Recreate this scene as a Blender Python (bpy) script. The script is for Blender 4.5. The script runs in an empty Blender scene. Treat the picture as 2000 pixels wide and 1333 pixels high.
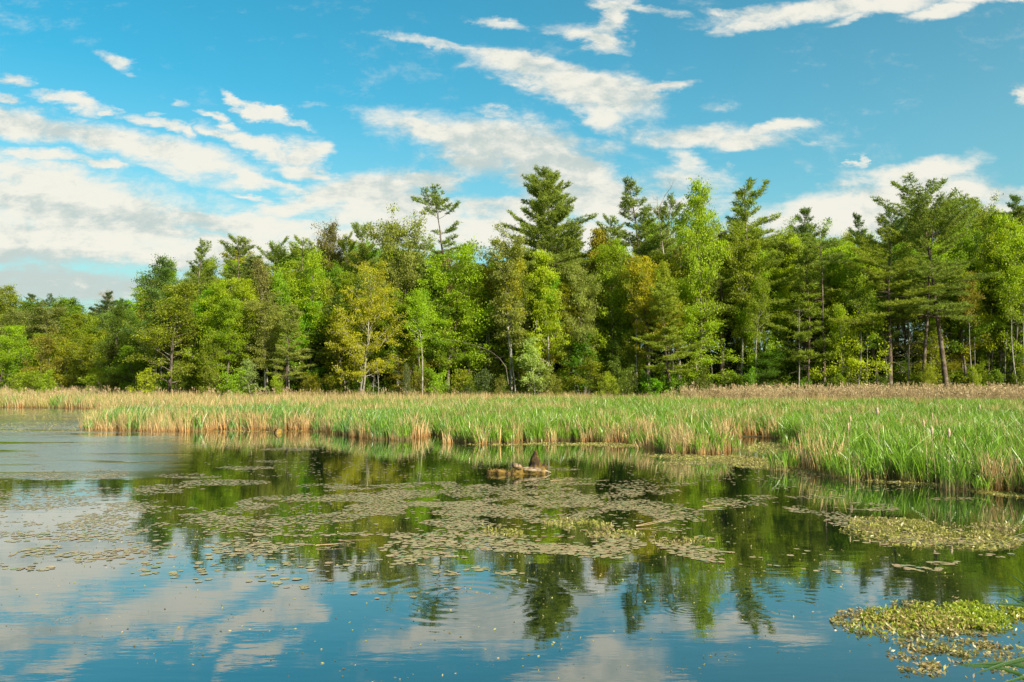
import bpy, math, numpy as np
from mathutils import Vector, Euler

SC = bpy.context.scene
COL = SC.collection
R = math.radians
rng = np.random.default_rng(11)

# ------------------------------------------------------------------ camera
CAM_H = 3.0
F = 1700.0
PITCH = math.atan((740 - 666.5) / F)
cd = bpy.data.cameras.new('camera'); cam = bpy.data.objects.new('camera', cd); COL.objects.link(cam)
cam.location = (0, 0, CAM_H); cam.rotation_euler = (math.pi / 2 + PITCH, 0, 0)
cd.sensor_width = 36; cd.lens = F / 2000 * 36; cd.clip_end = 5000; cd.clip_start = 0.1
SC.camera = cam
SC.render.resolution_x = 1024; SC.render.resolution_y = 682

def ray(px, py):
    X = (px - 1000) / F; Y = -(py - 666.5) / F
    c, s = math.cos(PITCH), math.sin(PITCH)
    return np.array([X, c - Y * s, s + Y * c])
def ground(px, py):
    d = ray(px, py); t = -CAM_H / d[2]
    return np.array([d[0] * t, d[1] * t])
def at(px, py, D):
    d = ray(px, py); t = D / d[1]
    return np.array([d[0] * t, D, CAM_H + d[2] * t])

# ------------------------------------------------------------------ light
SUN_AZ = 138.0      # degrees clockwise from the view direction (+Y): to the right, a little behind the camera
SUN_EL = 32.0
SKY_STRENGTH = 0.1
SC.view_settings.view_transform = 'Standard'; SC.view_settings.look = 'None'
SC.view_settings.exposure = 0.98; SC.view_settings.gamma = 1.0; SC.view_settings.use_curve_mapping = False
sl = bpy.data.lights.new('sun', 'SUN'); sl.energy = 5.0; sl.angle = R(0.5); sl.color = (1.0, 0.9, 0.72)
so = bpy.data.objects.new('sun', sl); COL.objects.link(so)
_a, _e = R(SUN_AZ), R(SUN_EL)
sun_dir = Vector((math.sin(_a) * math.cos(_e), math.cos(_a) * math.cos(_e), math.sin(_e)))
so.rotation_euler = sun_dir.to_track_quat('Z', 'Y').to_euler(); so.location = (60, -20, 60)

class NT:
    """small helper to write node trees"""
    def __init__(s, nt): s.nt = nt; s.n = nt.nodes; s.l = nt.links
    def new(s, t, **k):
        n = s.n.new(t)
        for a, b in k.items(): setattr(n, a, b)
        return n
    def set(s, sock, v):
        if isinstance(v, bpy.types.NodeSocket): s.l.new(v, sock)
        elif v is not None: sock.default_value = v
    def math(s, op, a, b=None, c=None, clamp=False):
        n = s.new('ShaderNodeMath', operation=op, use_clamp=clamp)
        s.set(n.inputs[0], a); s.set(n.inputs[1], b); s.set(n.inputs[2], c)
        return n.outputs[0]
    def vmath(s, op, a, b=None, scale=None):
        n = s.new('ShaderNodeVectorMath', operation=op)
        s.set(n.inputs[0], a); s.set(n.inputs[1], b)
        if scale is not None: s.set(n.inputs['Scale'], scale)
        return n.outputs['Value'] if op in ('LENGTH', 'DOT_PRODUCT', 'DISTANCE') else n.outputs[0]
    def noise(s, vec, scale, detail=3, rough=0.5, out=0, dist=0.0):
        n = s.new('ShaderNodeTexNoise'); s.set(n.inputs['Vector'], vec)
        n.inputs['Scale'].default_value = scale; n.inputs['Detail'].default_value = detail
        n.inputs['Roughness'].default_value = rough; n.inputs['Distortion'].default_value = dist
        return n.outputs[out]
    def ramp(s, v, lo, hi, a=0.0, b=1.0, smooth=True):
        n = s.new('ShaderNodeMapRange', interpolation_type='SMOOTHSTEP' if smooth else 'LINEAR')
        s.set(n.inputs[0], v); n.inputs[1].default_value = lo; n.inputs[2].default_value = hi
        n.inputs[3].default_value = a; n.inputs[4].default_value = b
        return n.outputs[0]
    def mix(s, f, a, b, blend='MIX'):
        n = s.new('ShaderNodeMix', data_type='RGBA', blend_type=blend)
        s.set(n.inputs[0], f); s.set(n.inputs[6], a); s.set(n.inputs[7], b)
        return n.outputs[2]
    def xyz(s, x, y, z=0.0):
        n = s.new('ShaderNodeCombineXYZ'); s.set(n.inputs[0], x); s.set(n.inputs[1], y); s.set(n.inputs[2], z)
        return n.outputs[0]
    def sep(s, v):
        n = s.new('ShaderNodeSeparateXYZ'); s.set(n.inputs[0], v); return n.outputs

def c4(c): return (c[0], c[1], c[2], 1.0)

def build_world():
    w = bpy.data.worlds.new('World'); SC.world = w; w.use_nodes = True
    nt = w.node_tree; nt.nodes.clear(); N = NT(nt)
    tc = N.new('ShaderNodeTexCoord').outputs['Generated']
    sky = N.new('ShaderNodeTexSky', sky_type='NISHITA'); sky.sun_disc = False
    sky.sun_elevation = R(SUN_EL); sky.sun_rotation = R(SUN_AZ); sky.air_density = 1.0; sky.dust_density = 0.6; sky.ozone_density = 2.0
    d = N.sep(tc)
    ady = N.math('MAXIMUM', N.math('ABSOLUTE', d[1]), 0.02)
    u = N.math('DIVIDE', d[0], ady); v = N.math('DIVIDE', d[2], ady)
    # cloud-layer coordinates: a flat sheet seen in perspective
    vz = N.math('ADD', N.math('MAXIMUM', d[2], 0.0), 0.10)
    P = N.xyz(N.math('DIVIDE', d[0], vz), N.math('DIVIDE', d[1], vz), 0.0)
    mp = N.new('ShaderNodeMapping'); N.set(mp.inputs[0], P); mp.inputs['Rotation'].default_value = (0, 0, R(-35)); mp.inputs['Scale'].default_value = (0.9, 1.35, 1)
    Ps = mp.outputs[0]
    warp = N.noise(Ps, 1.3, 5, 0.6, out=1)
    warp = N.vmath('SUBTRACT', warp, (0.5, 0.5, 0.5))
    warp = N.vmath('MULTIPLY', warp, (0.16, 0.045, 0))
    w2 = N.noise(N.xyz(u, N.math('MULTIPLY', v, 2.0), 0.0), 17.0, 6, 0.66, out=1)
    w2 = N.vmath('MULTIPLY', N.vmath('SUBTRACT', w2, (0.5, 0.5, 0.5)), (0.085, 0.030, 0))
    UV = N.vmath('ADD', N.vmath('ADD', N.xyz(u, v, 0.0), warp), w2)
    # clouds of this sky: centre x, y, half length, half height, tilt, density
    B = [(40,556,420,44,0,.95),(1000,290,190,44,10,1.15),(1090,340,150,44,16,1.15),(850,255,110,26,12,1.0),(200,440,330,60,4,1.15),(760,400,150,40,0,1.1),(1690,420,220,36,-6,1.1),(1130,165,120,30,12,1.1),(238,114,62,16,10,.75),(270,138,30,8,20,.5),(145,196,78,17,12,.85),(25,160,60,13,5,.8),(20,190,50,13,5,.8),(225,212,26,8,5,.6),
         (335,240,85,17,14,.85),(382,254,32,22,30,.8),(440,220,38,12,12,.85),(468,242,38,12,14,.85),(370,195,26,10,14,.6),(310,215,30,9,5,.5),
         (470,192,50,14,30,.85),(530,218,75,16,24,.9),(590,246,32,10,20,.7),
         (530,290,150,24,22,.95),(600,300,70,30,25,.95),(610,335,70,22,10,.95),(450,262,60,16,20,.9),
         (270,285,350,40,13,.95),(70,245,180,40,8,.95),(60,300,130,18,4,.95),(175,318,55,14,3,.85),(310,330,120,13,10,.6),(500,345,120,20,15,.9),
         (70,350,170,50,12,1.),(150,410,430,90,9,1.),(330,480,620,60,3,1.),(0,470,400,70,0,1.),(700,470,300,50,0,1.),(450,430,300,30,6,.9),
         (620,390,130,30,-14,.95),(740,370,170,50,-3,1.),(780,420,220,60,0,1.),(850,350,100,26,4,.95),(560,360,90,12,8,.8),(510,380,50,8,10,.7),
         (980,450,260,50,0,1.),(1010,410,200,30,0,.8),
         (960,265,260,50,9,.98),(830,245,150,26,12,.85),(1040,300,220,66,18,1.),(1130,335,190,60,25,1.),(1180,390,150,60,5,1.),(900,300,120,40,20,.85),
         (1050,140,190,36,14,.85),(880,90,120,14,12,.7),(1010,118,130,18,8,.9),(1120,175,190,50,13,1.),(1250,182,120,12,-6,.8),(1140,215,110,30,18,.8),(1000,160,80,20,15,.8),
         (985,46,70,14,8,.75),(915,205,60,10,10,.5),(620,212,60,8,3,.4),
         (1190,30,80,36,-50,.8),(1165,78,75,24,20,.85),(1240,20,80,14,10,.6),(1170,10,60,18,0,.8),
         (1620,18,310,28,-6,.98),(1440,52,90,17,-10,.8),(1820,22,90,22,-12,.95),(1950,-10,200,20,-5,1.),(1400,30,60,14,10,.6),(1650,40,80,12,-15,.7),
         (1400,268,200,36,1,1.),(1500,252,110,20,-10,.9),(1300,262,90,14,-4,.7),(1440,285,90,20,0,.9),
         (1340,325,60,24,30,.6),(1370,360,110,34,0,.65),(1330,400,150,30,0,.8),(1420,330,30,7,0,.5),(1400,200,50,16,0,.4),
         (1700,395,300,56,-14,1.),(1800,345,160,40,-18,1.),(1900,375,190,34,9,.9),(1650,440,300,50,0,1.),(1900,430,260,50,0,.95),(1690,312,26,9,-40,.6),
         (2005,195,34,30,0,.9),(1200,470,400,40,0,.9),(1590,275,60,9,6,.4)]
    acc = None
    for (x, y, a, b, t, wt) in B:
        r_ = ray(x, y)
        mpn = N.new('ShaderNodeMapping', vector_type='TEXTURE'); N.set(mpn.inputs[0], UV)
        mpn.inputs['Location'].default_value = (r_[0] / r_[1], r_[2] / r_[1], 0)
        mpn.inputs['Rotation'].default_value = (0, 0, R(-t)); mpn.inputs['Scale'].default_value = (a * 1.16 / F, b * 1.16 / F, 1)
        g = N.new('ShaderNodeTexGradient', gradient_type='SPHERICAL'); N.l.new(mpn.outputs[0], g.inputs[0])
        q = N.math('MULTIPLY', g.outputs['Fac'], 1.75); q = N.math('MINIMUM', q, 1.22); q = N.math('MULTIPLY', q, wt)
        acc = q if acc is None else N.math('MAXIMUM', acc, q)
    mq = N.new('ShaderNodeMapping'); N.set(mq.inputs[0], N.xyz(u, v, 0.0)); mq.inputs['Rotation'].default_value = (0, 0, R(14)); mq.inputs['Scale'].default_value = (7.0, 13.0, 1)
    Q = mq.outputs[0]
    def fluff(vec): return N.math('ADD', N.math('MULTIPLY', N.noise(vec, 0.8, 9, 0.68, dist=0.35), 0.55), N.math('MULTIPLY', N.noise(vec, 3.4, 8, 0.68, dist=0.3), 0.45))
    n1 = fluff(Q)
    n1b = fluff(N.vmath('ADD', Q, (0.16, 0.30, 0.0)))
    n2 = N.noise(P, 0.55, 6, 0.6)
    # generic wisps where the frame does not reach (overhead, sideways)
    away = N.ramp(d[2], 0.42, 0.6)
    side = N.ramp(N.math('ABSOLUTE', u), 0.62, 0.9)
    out_ = N.math('MAXIMUM', away, side)
    gen = N.math('MULTIPLY', N.ramp(n2, 0.47, 0.62), out_)
    acc = N.math('MAXIMUM', acc, N.math('MULTIPLY', gen, 0.95))
    m = N.math('ADD', acc, N.math('MULTIPLY', N.math('SUBTRACT', n1, 0.5), 3.0))
    m = N.ramp(m, 0.06, 1.15)
    m = N.math('MULTIPLY', m, 0.96)
    # cloud brightness: bright tops and thick grey-blue bases
    sh = N.noise(Ps, 1.1, 5, 0.55)
    sh = N.math('ADD', sh, N.math('MULTIPLY', N.math('SUBTRACT', n1, n1b), 1.3))
    lowg = N.ramp(d[2], 0.105, 0.135, -0.30, 0.0)
    sh = N.ramp(N.math('ADD', sh, lowg), 0.26, 0.56)
    k = 1.0 / SKY_STRENGTH
    cloud = N.mix(sh, c4((0.29 * k, 0.33 * k, 0.315 * k)), c4((0.47 * k, 0.455 * k, 0.40 * k)))
    # the sky is paler towards the sun's side and deeper away from it
    sd = N.vmath('DOT_PRODUCT', tc, tuple(sun_dir))
    tf = N.math('MAXIMUM', N.ramp(sd, -0.75, 0.35, smooth=False), N.ramp(d[2], 0.02, 0.37, 1.0, 0.0, smooth=False))
    tint = N.mix(tf, c4((0.03, 0.78, 0.80)), c4((0.62, 0.94, 0.74)))
    blue = N.mix(1.0, sky.outputs[0], tint, 'MULTIPLY')
    # deeper blue away from the sun, as the sky itself is
    hz = N.ramp(d[2], -0.05, 0.50, smooth=False)
    pale = N.mix(hz, c4((0.20 * k, 0.28 * k, 0.29 * k)), blue)
    pale = N.mix(N.ramp(d[2], 0.0, 0.40, 0.0, 0.95, smooth=False), pale, blue)
    col = N.mix(m, pale, cloud)
    bg = N.new('ShaderNodeBackground'); N.l.new(col, bg.inputs[0]); bg.inputs[1].default_value = SKY_STRENGTH
    o = N.new('ShaderNodeOutputWorld'); N.l.new(bg.outputs[0], o.inputs[0])
build_world()

# ------------------------------------------------------------------ mesh helpers
def mesh_np(name, verts, quads=None, tris=None, attrs=None, mats=(), midx=None, smooth=False):
    me = bpy.data.meshes.new(name)
    verts = np.asarray(verts, np.float32)
    nq = 0 if quads is None else len(quads); ntr = 0 if tris is None else len(tris)
    loops = []
    if nq: loops.append(np.asarray(quads, np.int32).ravel())
    if ntr: loops.append(np.asarray(tris, np.int32).ravel())
    loops = np.concatenate(loops)
    starts = np.concatenate([np.arange(nq) * 4, nq * 4 + np.arange(ntr) * 3]).astype(np.int32)
    tot = np.concatenate([np.full(nq, 4), np.full(ntr, 3)]).astype(np.int32)
    me.vertices.add(len(verts)); me.vertices.foreach_set('co', verts.ravel())
    me.loops.add(len(loops)); me.loops.foreach_set('vertex_index', loops)
    me.polygons.add(nq + ntr); me.polygons.foreach_set('loop_start', starts); me.polygons.foreach_set('loop_total', tot)
    if smooth: me.polygons.foreach_set('use_smooth', np.ones(nq + ntr, bool))
    for m in mats: me.materials.append(m)
    if midx is not None: me.polygons.foreach_set('material_index', np.asarray(midx, np.int32))
    me.update(calc_edges=True)
    for k, (dom, arr) in (attrs or {}).items():
        a = me.attributes.new(k, 'FLOAT', dom); a.data.foreach_set('value', np.asarray(arr, np.float32))
    return me

def put(name, me, parent=None, loc=(0, 0, 0), rz=0.0, scale=1.0, color=None, **props):
    o = bpy.data.objects.new(name, me); COL.objects.link(o)
    o.location = loc; o.rotation_euler = (0, 0, rz)
    o.scale = (scale,) * 3 if np.isscalar(scale) else scale
    if parent is not None: o.parent = parent
    if color is not None: o.color = c4(color)
    for k, v in props.items():
        if v is not None: o[k] = v
    return o

def unit(v):
    v = np.asarray(v, float); return v / np.maximum(np.linalg.norm(v, axis=-1, keepdims=True), 1e-9)

class Tubes:
    def __init__(s): s.v = []; s.q = []; s.n = 0
    def add(s, pts, rad, sides=5, closed_tip=True):
        pts = np.asarray(pts, float); rad = np.asarray(rad, float); n = len(pts)
        t = unit(np.gradient(pts, axis=0))
        ref = np.where(np.abs(t[:, 2:3]) > 0.9, np.array([[1., 0, 0]]), np.array([[0, 0, 1.]]))
        a = unit(np.cross(t, ref)); b = np.cross(t, a)
        th = np.arange(sides) * 2 * math.pi / sides
        ring = pts[:, None] + rad[:, None, None] * (np.cos(th)[None, :, None] * a[:, None] + np.sin(th)[None, :, None] * b[:, None])
        s.v.append(ring.reshape(-1, 3))
        i = np.arange(n - 1)[:, None] * sides; j = np.arange(sides)[None]; j2 = (j + 1) % sides
        q = np.stack([i + j, i + j2, i + sides + j2, i + sides + j], -1).reshape(-1, 4) + s.n
        s.q.append(q); s.n += n * sides
    def mesh(s, name, mat, smooth=True):
        return mesh_np(name, np.concatenate(s.v), np.concatenate(s.q), mats=(mat,), smooth=smooth)

def leaf_cards(centers, dirs, length, width, rg, normal_bias=0.5):
    """rhombic leaf faces: one quad each"""
    n = len(centers); dirs = unit(dirs)
    nr = unit(rg.normal(size=(n, 3)) + np.array([0, 0, normal_bias * 2]))
    sd = unit(np.cross(dirs, nr))
    L = np.asarray(length).reshape(-1, 1) * np.ones((n, 1)); W = np.asarray(width).reshape(-1, 1) * np.ones((n, 1))
    v = np.stack([centers - dirs * L / 2, centers + sd * W / 2, centers + dirs * L / 2, centers - sd * W / 2], 1)
    return v.reshape(-1, 3), np.arange(n * 4).reshape(n, 4)

# ------------------------------------------------------------------ materials
def new_mat(name):
    m = bpy.data.materials.new(name); m.use_nodes = True; m.node_tree.nodes.clear(); return m, NT(m.node_tree)
def out(N, sh, disp=None):
    o = N.new('ShaderNodeOutputMaterial'); N.l.new(sh, o.inputs[0])

def leaf_material(name, transl=0.45, gloss=0.015, rough=0.6, var=0.5):
    m, N = new_mat(name)
    oi = N.new('ShaderNodeObjectInfo')
    at_ = N.new('ShaderNodeAttribute', attribute_name='rnd')
    geo = N.new('ShaderNodeNewGeometry').outputs['Position']
    big = N.noise(geo, 0.45, 2)
    f = N.math('ADD', N.math('MULTIPLY', at_.outputs['Fac'], 0.55), N.math('MULTIPLY', big, 0.9))
    f = N.ramp(f, 0.25, 1.15, 1 - var, 1 + var, smooth=False)
    col = N.vmath('SCALE', oi.outputs['Color'], scale=f)
    # some leaves turn yellower
    yel = N.vmath('MULTIPLY', col, (1.16, 1.08, 0.75))
    y = N.ramp(at_.outputs['Fac'], 0.7, 1.0)
    col = N.mix(N.math('MULTIPLY', y, 0.6), col, yel)
    dif = N.new('ShaderNodeBsdfDiffuse'); N.l.new(col, dif.inputs[0])
    tr = N.new('ShaderNodeBsdfTranslucent'); N.l.new(N.vmath('MULTIPLY', col, (1.25, 1.2, 0.55)), tr.inputs[0])
    mx = N.new('ShaderNodeMixShader'); mx.inputs[0].default_value = transl; N.l.new(dif.outputs[0], mx.inputs[1]); N.l.new(tr.outputs[0], mx.inputs[2])
    gl = N.new('ShaderNodeBsdfGlossy'); gl.inputs['Roughness'].default_value = rough; gl.inputs[0].default_value = (1, 1, 1, 1)
    m2 = N.new('ShaderNodeMixShader'); m2.inputs[0].default_value = gloss; N.l.new(mx.outputs[0], m2.inputs[1]); N.l.new(gl.outputs[0], m2.inputs[2])
    out(N, m2.outputs[0]); return m

M_LEAF = leaf_material('leaf', transl=0.55)
M_NEEDLE = leaf_material('needle', transl=0.42, gloss=0.012, var=0.4)

def bark_material(name, base, dark, light, moss=0.0):
    m, N = new_mat(name)
    tc = N.new('ShaderNodeTexCoord').outputs['Object']
    mp = N.new('ShaderNodeMapping'); N.l.new(tc, mp.inputs[0]); mp.inputs['Scale'].default_value = (9, 9, 1.6)
    n = N.noise(mp.outputs[0], 1.0, 6, 0.65)
    c = N.mix(N.ramp(n, 0.35, 0.65), c4(dark), c4(base))
    n2 = N.noise(tc, 1.3, 3)
    c = N.mix(N.ramp(n2, 0.5, 0.7), c, c4(light))
    if moss:
        c = N.mix(N.math('MULTIPLY', N.ramp(N.noise(tc, 5.0, 4), 0.45, 0.6), moss), c, c4((0.24, 0.15, 0.015)))
    b = N.new('ShaderNodeBump'); b.inputs['Strength'].default_value = 0.5; b.inputs['Distance'].default_value = 0.04; N.l.new(n, b.inputs['Height'])
    p = N.new('ShaderNodeBsdfPrincipled'); N.l.new(c, p.inputs['Base Color']); p.inputs['Roughness'].default_value = 0.9; p.inputs['Specular IOR Level'].default_value = 0.2
    N.l.new(b.outputs[0], p.inputs['Normal'])
    out(N, p.outputs[0]); return m
M_BARK = bark_material('bark', (0.16, 0.13, 0.10), (0.05, 0.04, 0.03), (0.24, 0.22, 0.18))
M_PINEBARK = bark_material('pine_bark', (0.15, 0.11, 0.08), (0.05, 0.035, 0.025), (0.2, 0.17, 0.13))
M_PALEBARK = bark_material('pale_bark', (0.34, 0.32, 0.27), (0.14, 0.12, 0.1), (0.45, 0.42, 0.36))
M_DEAD = bark_material('dead_wood', (0.30, 0.26, 0.21), (0.12, 0.10, 0.08), (0.40, 0.36, 0.3))

# ------------------------------------------------------------------ shoreline and terrain
SHORE_PX = [(-500,799),(-200,798),(0,796),(100,797),(160,798),(213,799),(225,806),(205,824),(183,839),(250,843),(330,844),(420,841),(480,839),
            (540,842),(600,840),(660,843),(700,854),(760,859),(800,857),(824,850),(838,838),(858,838),(868,848),(885,859),(930,867),(1000,865),
            (1060,861),(1120,859),(1180,863),(1240,866),(1300,872),(1310,885),(1370,887),(1424,885),(1424,868),(1436,856),(1500,855),(1560,866),
            (1568,900),(1572,918),(1640,929),(1720,937),(1800,941),(1860,947),(1920,957),(2000,966),(2120,982),(2400,1005)]
shore = np.array([ground(*p) for p in SHORE_PX])
POND = np.concatenate([shore, [[45, 16], [60, 0], [60, -60], [-160, -60], [-160, 86]]])

def in_poly(P, poly):
    x, y = P[:, 0], P[:, 1]; ins = np.zeros(len(P), bool)
    x1, y1 = poly[-1]
    for x2, y2 in poly:
        c = ((y1 > y) != (y2 > y))
        with np.errstate(divide='ignore', invalid='ignore'):
            ins ^= c & (x < (x2 - x1) * (y - y1) / (y2 - y1 + 1e-12) + x1)
        x1, y1 = x2, y2
    return ins
def poly_dist(P, poly):
    d = np.full(len(P), 1e9); a = poly[-1]
    for b in poly:
        ab = b - a; t = np.clip(((P - a) @ ab) / (ab @ ab + 1e-12), 0, 1)
        d = np.minimum(d, np.linalg.norm(P - (a + t[:, None] * ab), axis=1)); a = b
    return d
def sdist(P):
    """metres inland from the shore: negative in the water"""
    P = np.asarray(P, float); d = poly_dist(P, POND); return np.where(in_poly(P, POND), -d, d)

# forest edge (world metres): where the marsh ends and the wood begins
def edge_y(x):
    x = np.asarray(x, float)
    return np.interp(x, [-140, -90, -60, -46, -40, 0, 60, 110], [170, 160, 138, 116, 101, 98, 97, 99])

def vnoise(P, s, seed=0):
    """cheap smooth value noise in numpy"""
    rg = np.random.default_rng(seed); G = rg.random((64, 64))
    q = P / s; i = np.floor(q).astype(int); f = q - i; f = f * f * (3 - 2 * f)
    g = lambda a, b: G[a % 64, b % 64]
    return (g(i[:, 0], i[:, 1]) * (1 - f[:, 0]) + g(i[:, 0] + 1, i[:, 1]) * f[:, 0]) * (1 - f[:, 1]) + \
           (g(i[:, 0], i[:, 1] + 1) * (1 - f[:, 0]) + g(i[:, 0] + 1, i[:, 1] + 1) * f[:, 0]) * f[:, 1]

def ground_z(P):
    s = sdist(P); n = vnoise(P, 3.0, 5)
    z = np.clip(s * 0.12, -0.7, 0.05) + 0.03 * (n - 0.5) * (s > 0.5)
    f = P[:, 1] - edge_y(P[:, 0])
    return z + np.clip(f / 40, 0, 1) * 0.9 + np.clip(f / 3, 0, 1) * 0.15

def build_ground():
    xs = np.unique(np.concatenate([np.linspace(-900, -140, 16), np.arange(-140, 120, 1.0), np.linspace(120, 900, 16)]))
    ys = np.unique(np.concatenate([np.linspace(-300, -20, 10), np.arange(-20, 110, 1.0), np.arange(110, 200, 3.0), np.linspace(200, 1500, 16)]))
    X, Y = np.meshgrid(xs, ys); P = np.stack([X.ravel(), Y.ravel()], 1)
    Z = ground_z(P)
    nx, ny = len(xs), len(ys)
    i = np.arange(ny - 1)[:, None] * nx + np.arange(nx - 1)[None]
    q = np.stack([i, i + 1, i + nx + 1, i + nx], -1).reshape(-1, 4)
    m, N = new_mat('marsh_soil')
    g = N.new('ShaderNodeNewGeometry').outputs['Position']
    n = N.noise(g, 2.5, 6, 0.65)
    c = N.mix(N.ramp(n, 0.35, 0.7), c4((0.035, 0.026, 0.014)), c4((0.13, 0.095, 0.045)))
    c = N.mix(N.ramp(N.noise(g, 0.4, 4), 0.45, 0.65), c, c4((0.06, 0.065, 0.018)))
    b = N.new('ShaderNodeBump'); b.inputs['Distance'].default_value = 0.05; N.l.new(n, b.inputs['Height'])
    p = N.new('ShaderNodeBsdfPrincipled'); N.l.new(c, p.inputs['Base Color']); p.inputs['Roughness'].default_value = 0.95; p.inputs['Specular IOR Level'].default_value = 0.1
    N.l.new(b.outputs[0], p.inputs['Normal']); out(N, p.outputs[0])
    put('ground', mesh_np('ground', np.column_stack([P, Z]), q, mats=(m,), smooth=True), kind='structure', label='marshy ground and pond bed under the reeds and the wood')
build_ground()

def build_water():
    m, N = new_mat('pond_water')
    g = N.new('ShaderNodeNewGeometry').outputs['Position']
    def mapped(sx, sy, rot=0):
        mp = N.new('ShaderNodeMapping'); N.l.new(g, mp.inputs[0]); mp.inputs['Scale'].default_value = (sx, sy, 1); mp.inputs['Rotation'].default_value = (0, 0, R(rot)); return mp.outputs[0]
    fine = N.noise(mapped(3.2, 7.5, 6), 1.0, 3, 0.55)
    mid = N.noise(mapped(0.9, 2.6, -8), 1.0, 2, 0.5)
    wind = N.noise(mapped(1.5, 1.0, 15), 1.0, 5, 0.62)
    xy = N.sep(g)
    # wind patch at the far left, streaky edge
    mk = N.noise(mapped(0.08, 0.5), 1.0, 3)
    dx = N.ramp(N.math('ADD', xy[0], N.math('MULTIPLY', xy[1], 0.36)), -1.6, 0.6, 1, 0)
    dy = N.math('MULTIPLY', N.ramp(N.math('ADD', xy[1], N.math('MULTIPLY', mk, 5.0)), 28.0, 32.0), N.ramp(xy[1], 52, 66, 1, 0.55))
    patch = N.math('MULTIPLY', N.math('MULTIPLY', dx, dy), N.ramp(mk, 0.36, 0.46))
    gust = N.ramp(N.noise(mapped(0.05, 0.22), 1.0, 3), 0.5, 0.75)
    h = N.math('MULTIPLY', fine, N.math('ADD', 0.00045, N.math('MULTIPLY', gust, 0.0009)))
    h = N.math('ADD', h, N.math('MULTIPLY', mid, 0.0016))
    h = N.math('ADD', h, N.math('MULTIPLY', N.math('MULTIPLY', wind, patch), 0.024))
    for (px, py, rad, amp, k) in [(905, 1165, 2.4, 0.00035, 22), (1345, 1190, 0.6, 0.00018, 60), (135, 1212, 0.3, 0.00030, 60), (1560, 1185, 1.6, 0.00016, 30)]:
        c = ground(px, py)
        r = N.vmath('DISTANCE', g, (c[0], c[1], 0.0))
        w = N.math('SINE', N.math('MULTIPLY', r, k))
        fall = N.ramp(r, rad * 0.2, rad, 1, 0)
        h = N.math('ADD', h, N.math('MULTIPLY', N.math('MULTIPLY', w, fall), amp))
    b = N.new('ShaderNodeBump'); b.inputs['Strength'].default_value = 1.0; b.inputs['Distance'].default_value = 1.0; N.l.new(h, b.inputs['Height'])
    df = N.new('ShaderNodeBsdfDiffuse'); df.inputs[0].default_value = (0.006, 0.012, 0.006, 1)
    gl = N.new('ShaderNodeBsdfGlossy'); N.l.new(N.math('MULTIPLY_ADD', patch, 0.20, 0.012), gl.inputs['Roughness']); gl.inputs[0].default_value = (0.95, 0.98, 0.95, 1)
    fr = N.new('ShaderNodeFresnel'); fr.inputs['IOR'].default_value = 1.33
    N.l.new(b.outputs[0], gl.inputs['Normal']); N.l.new(b.outputs[0], fr.inputs['Normal'])
    mx = N.new('ShaderNodeMixShader'); N.l.new(N.math('POWER', fr.outputs[0], 0.5), mx.inputs[0]); N.l.new(df.outputs[0], mx.inputs[1]); N.l.new(gl.outputs[0], mx.inputs[2])
    out(N, mx.outputs[0])
    v = [(-900, -300, 0), (900, -300, 0), (900, 1500, 0), (-900, 1500, 0)]
    # the sheet only has to lie over the pond; inland the ground stands above it
    me = mesh_np('pond_water', v, [(0, 1, 2, 3)], mats=(m,))
    put('water', me, kind='structure', label='still pond water mirroring sky and trees')
build_water()

# ------------------------------------------------------------------ trees
def polyline(p0, d0, L, n, rg, wander=0.15, up=0.0):
    pts = [np.array(p0, float)]; d = unit(d0)
    for k in range(n):
        d = unit(d + rg.normal(size=3) * wander + np.array([0, 0, up]))
        pts.append(pts[-1] + d * L / n)
    return np.array(pts)
def interp(pts, t):
    k = t * (len(pts) - 1); i = np.minimum(np.floor(k).astype(int), len(pts) - 2); f = (k - i)[..., None]
    return pts[i] * (1 - f) + pts[i + 1] * f

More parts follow.
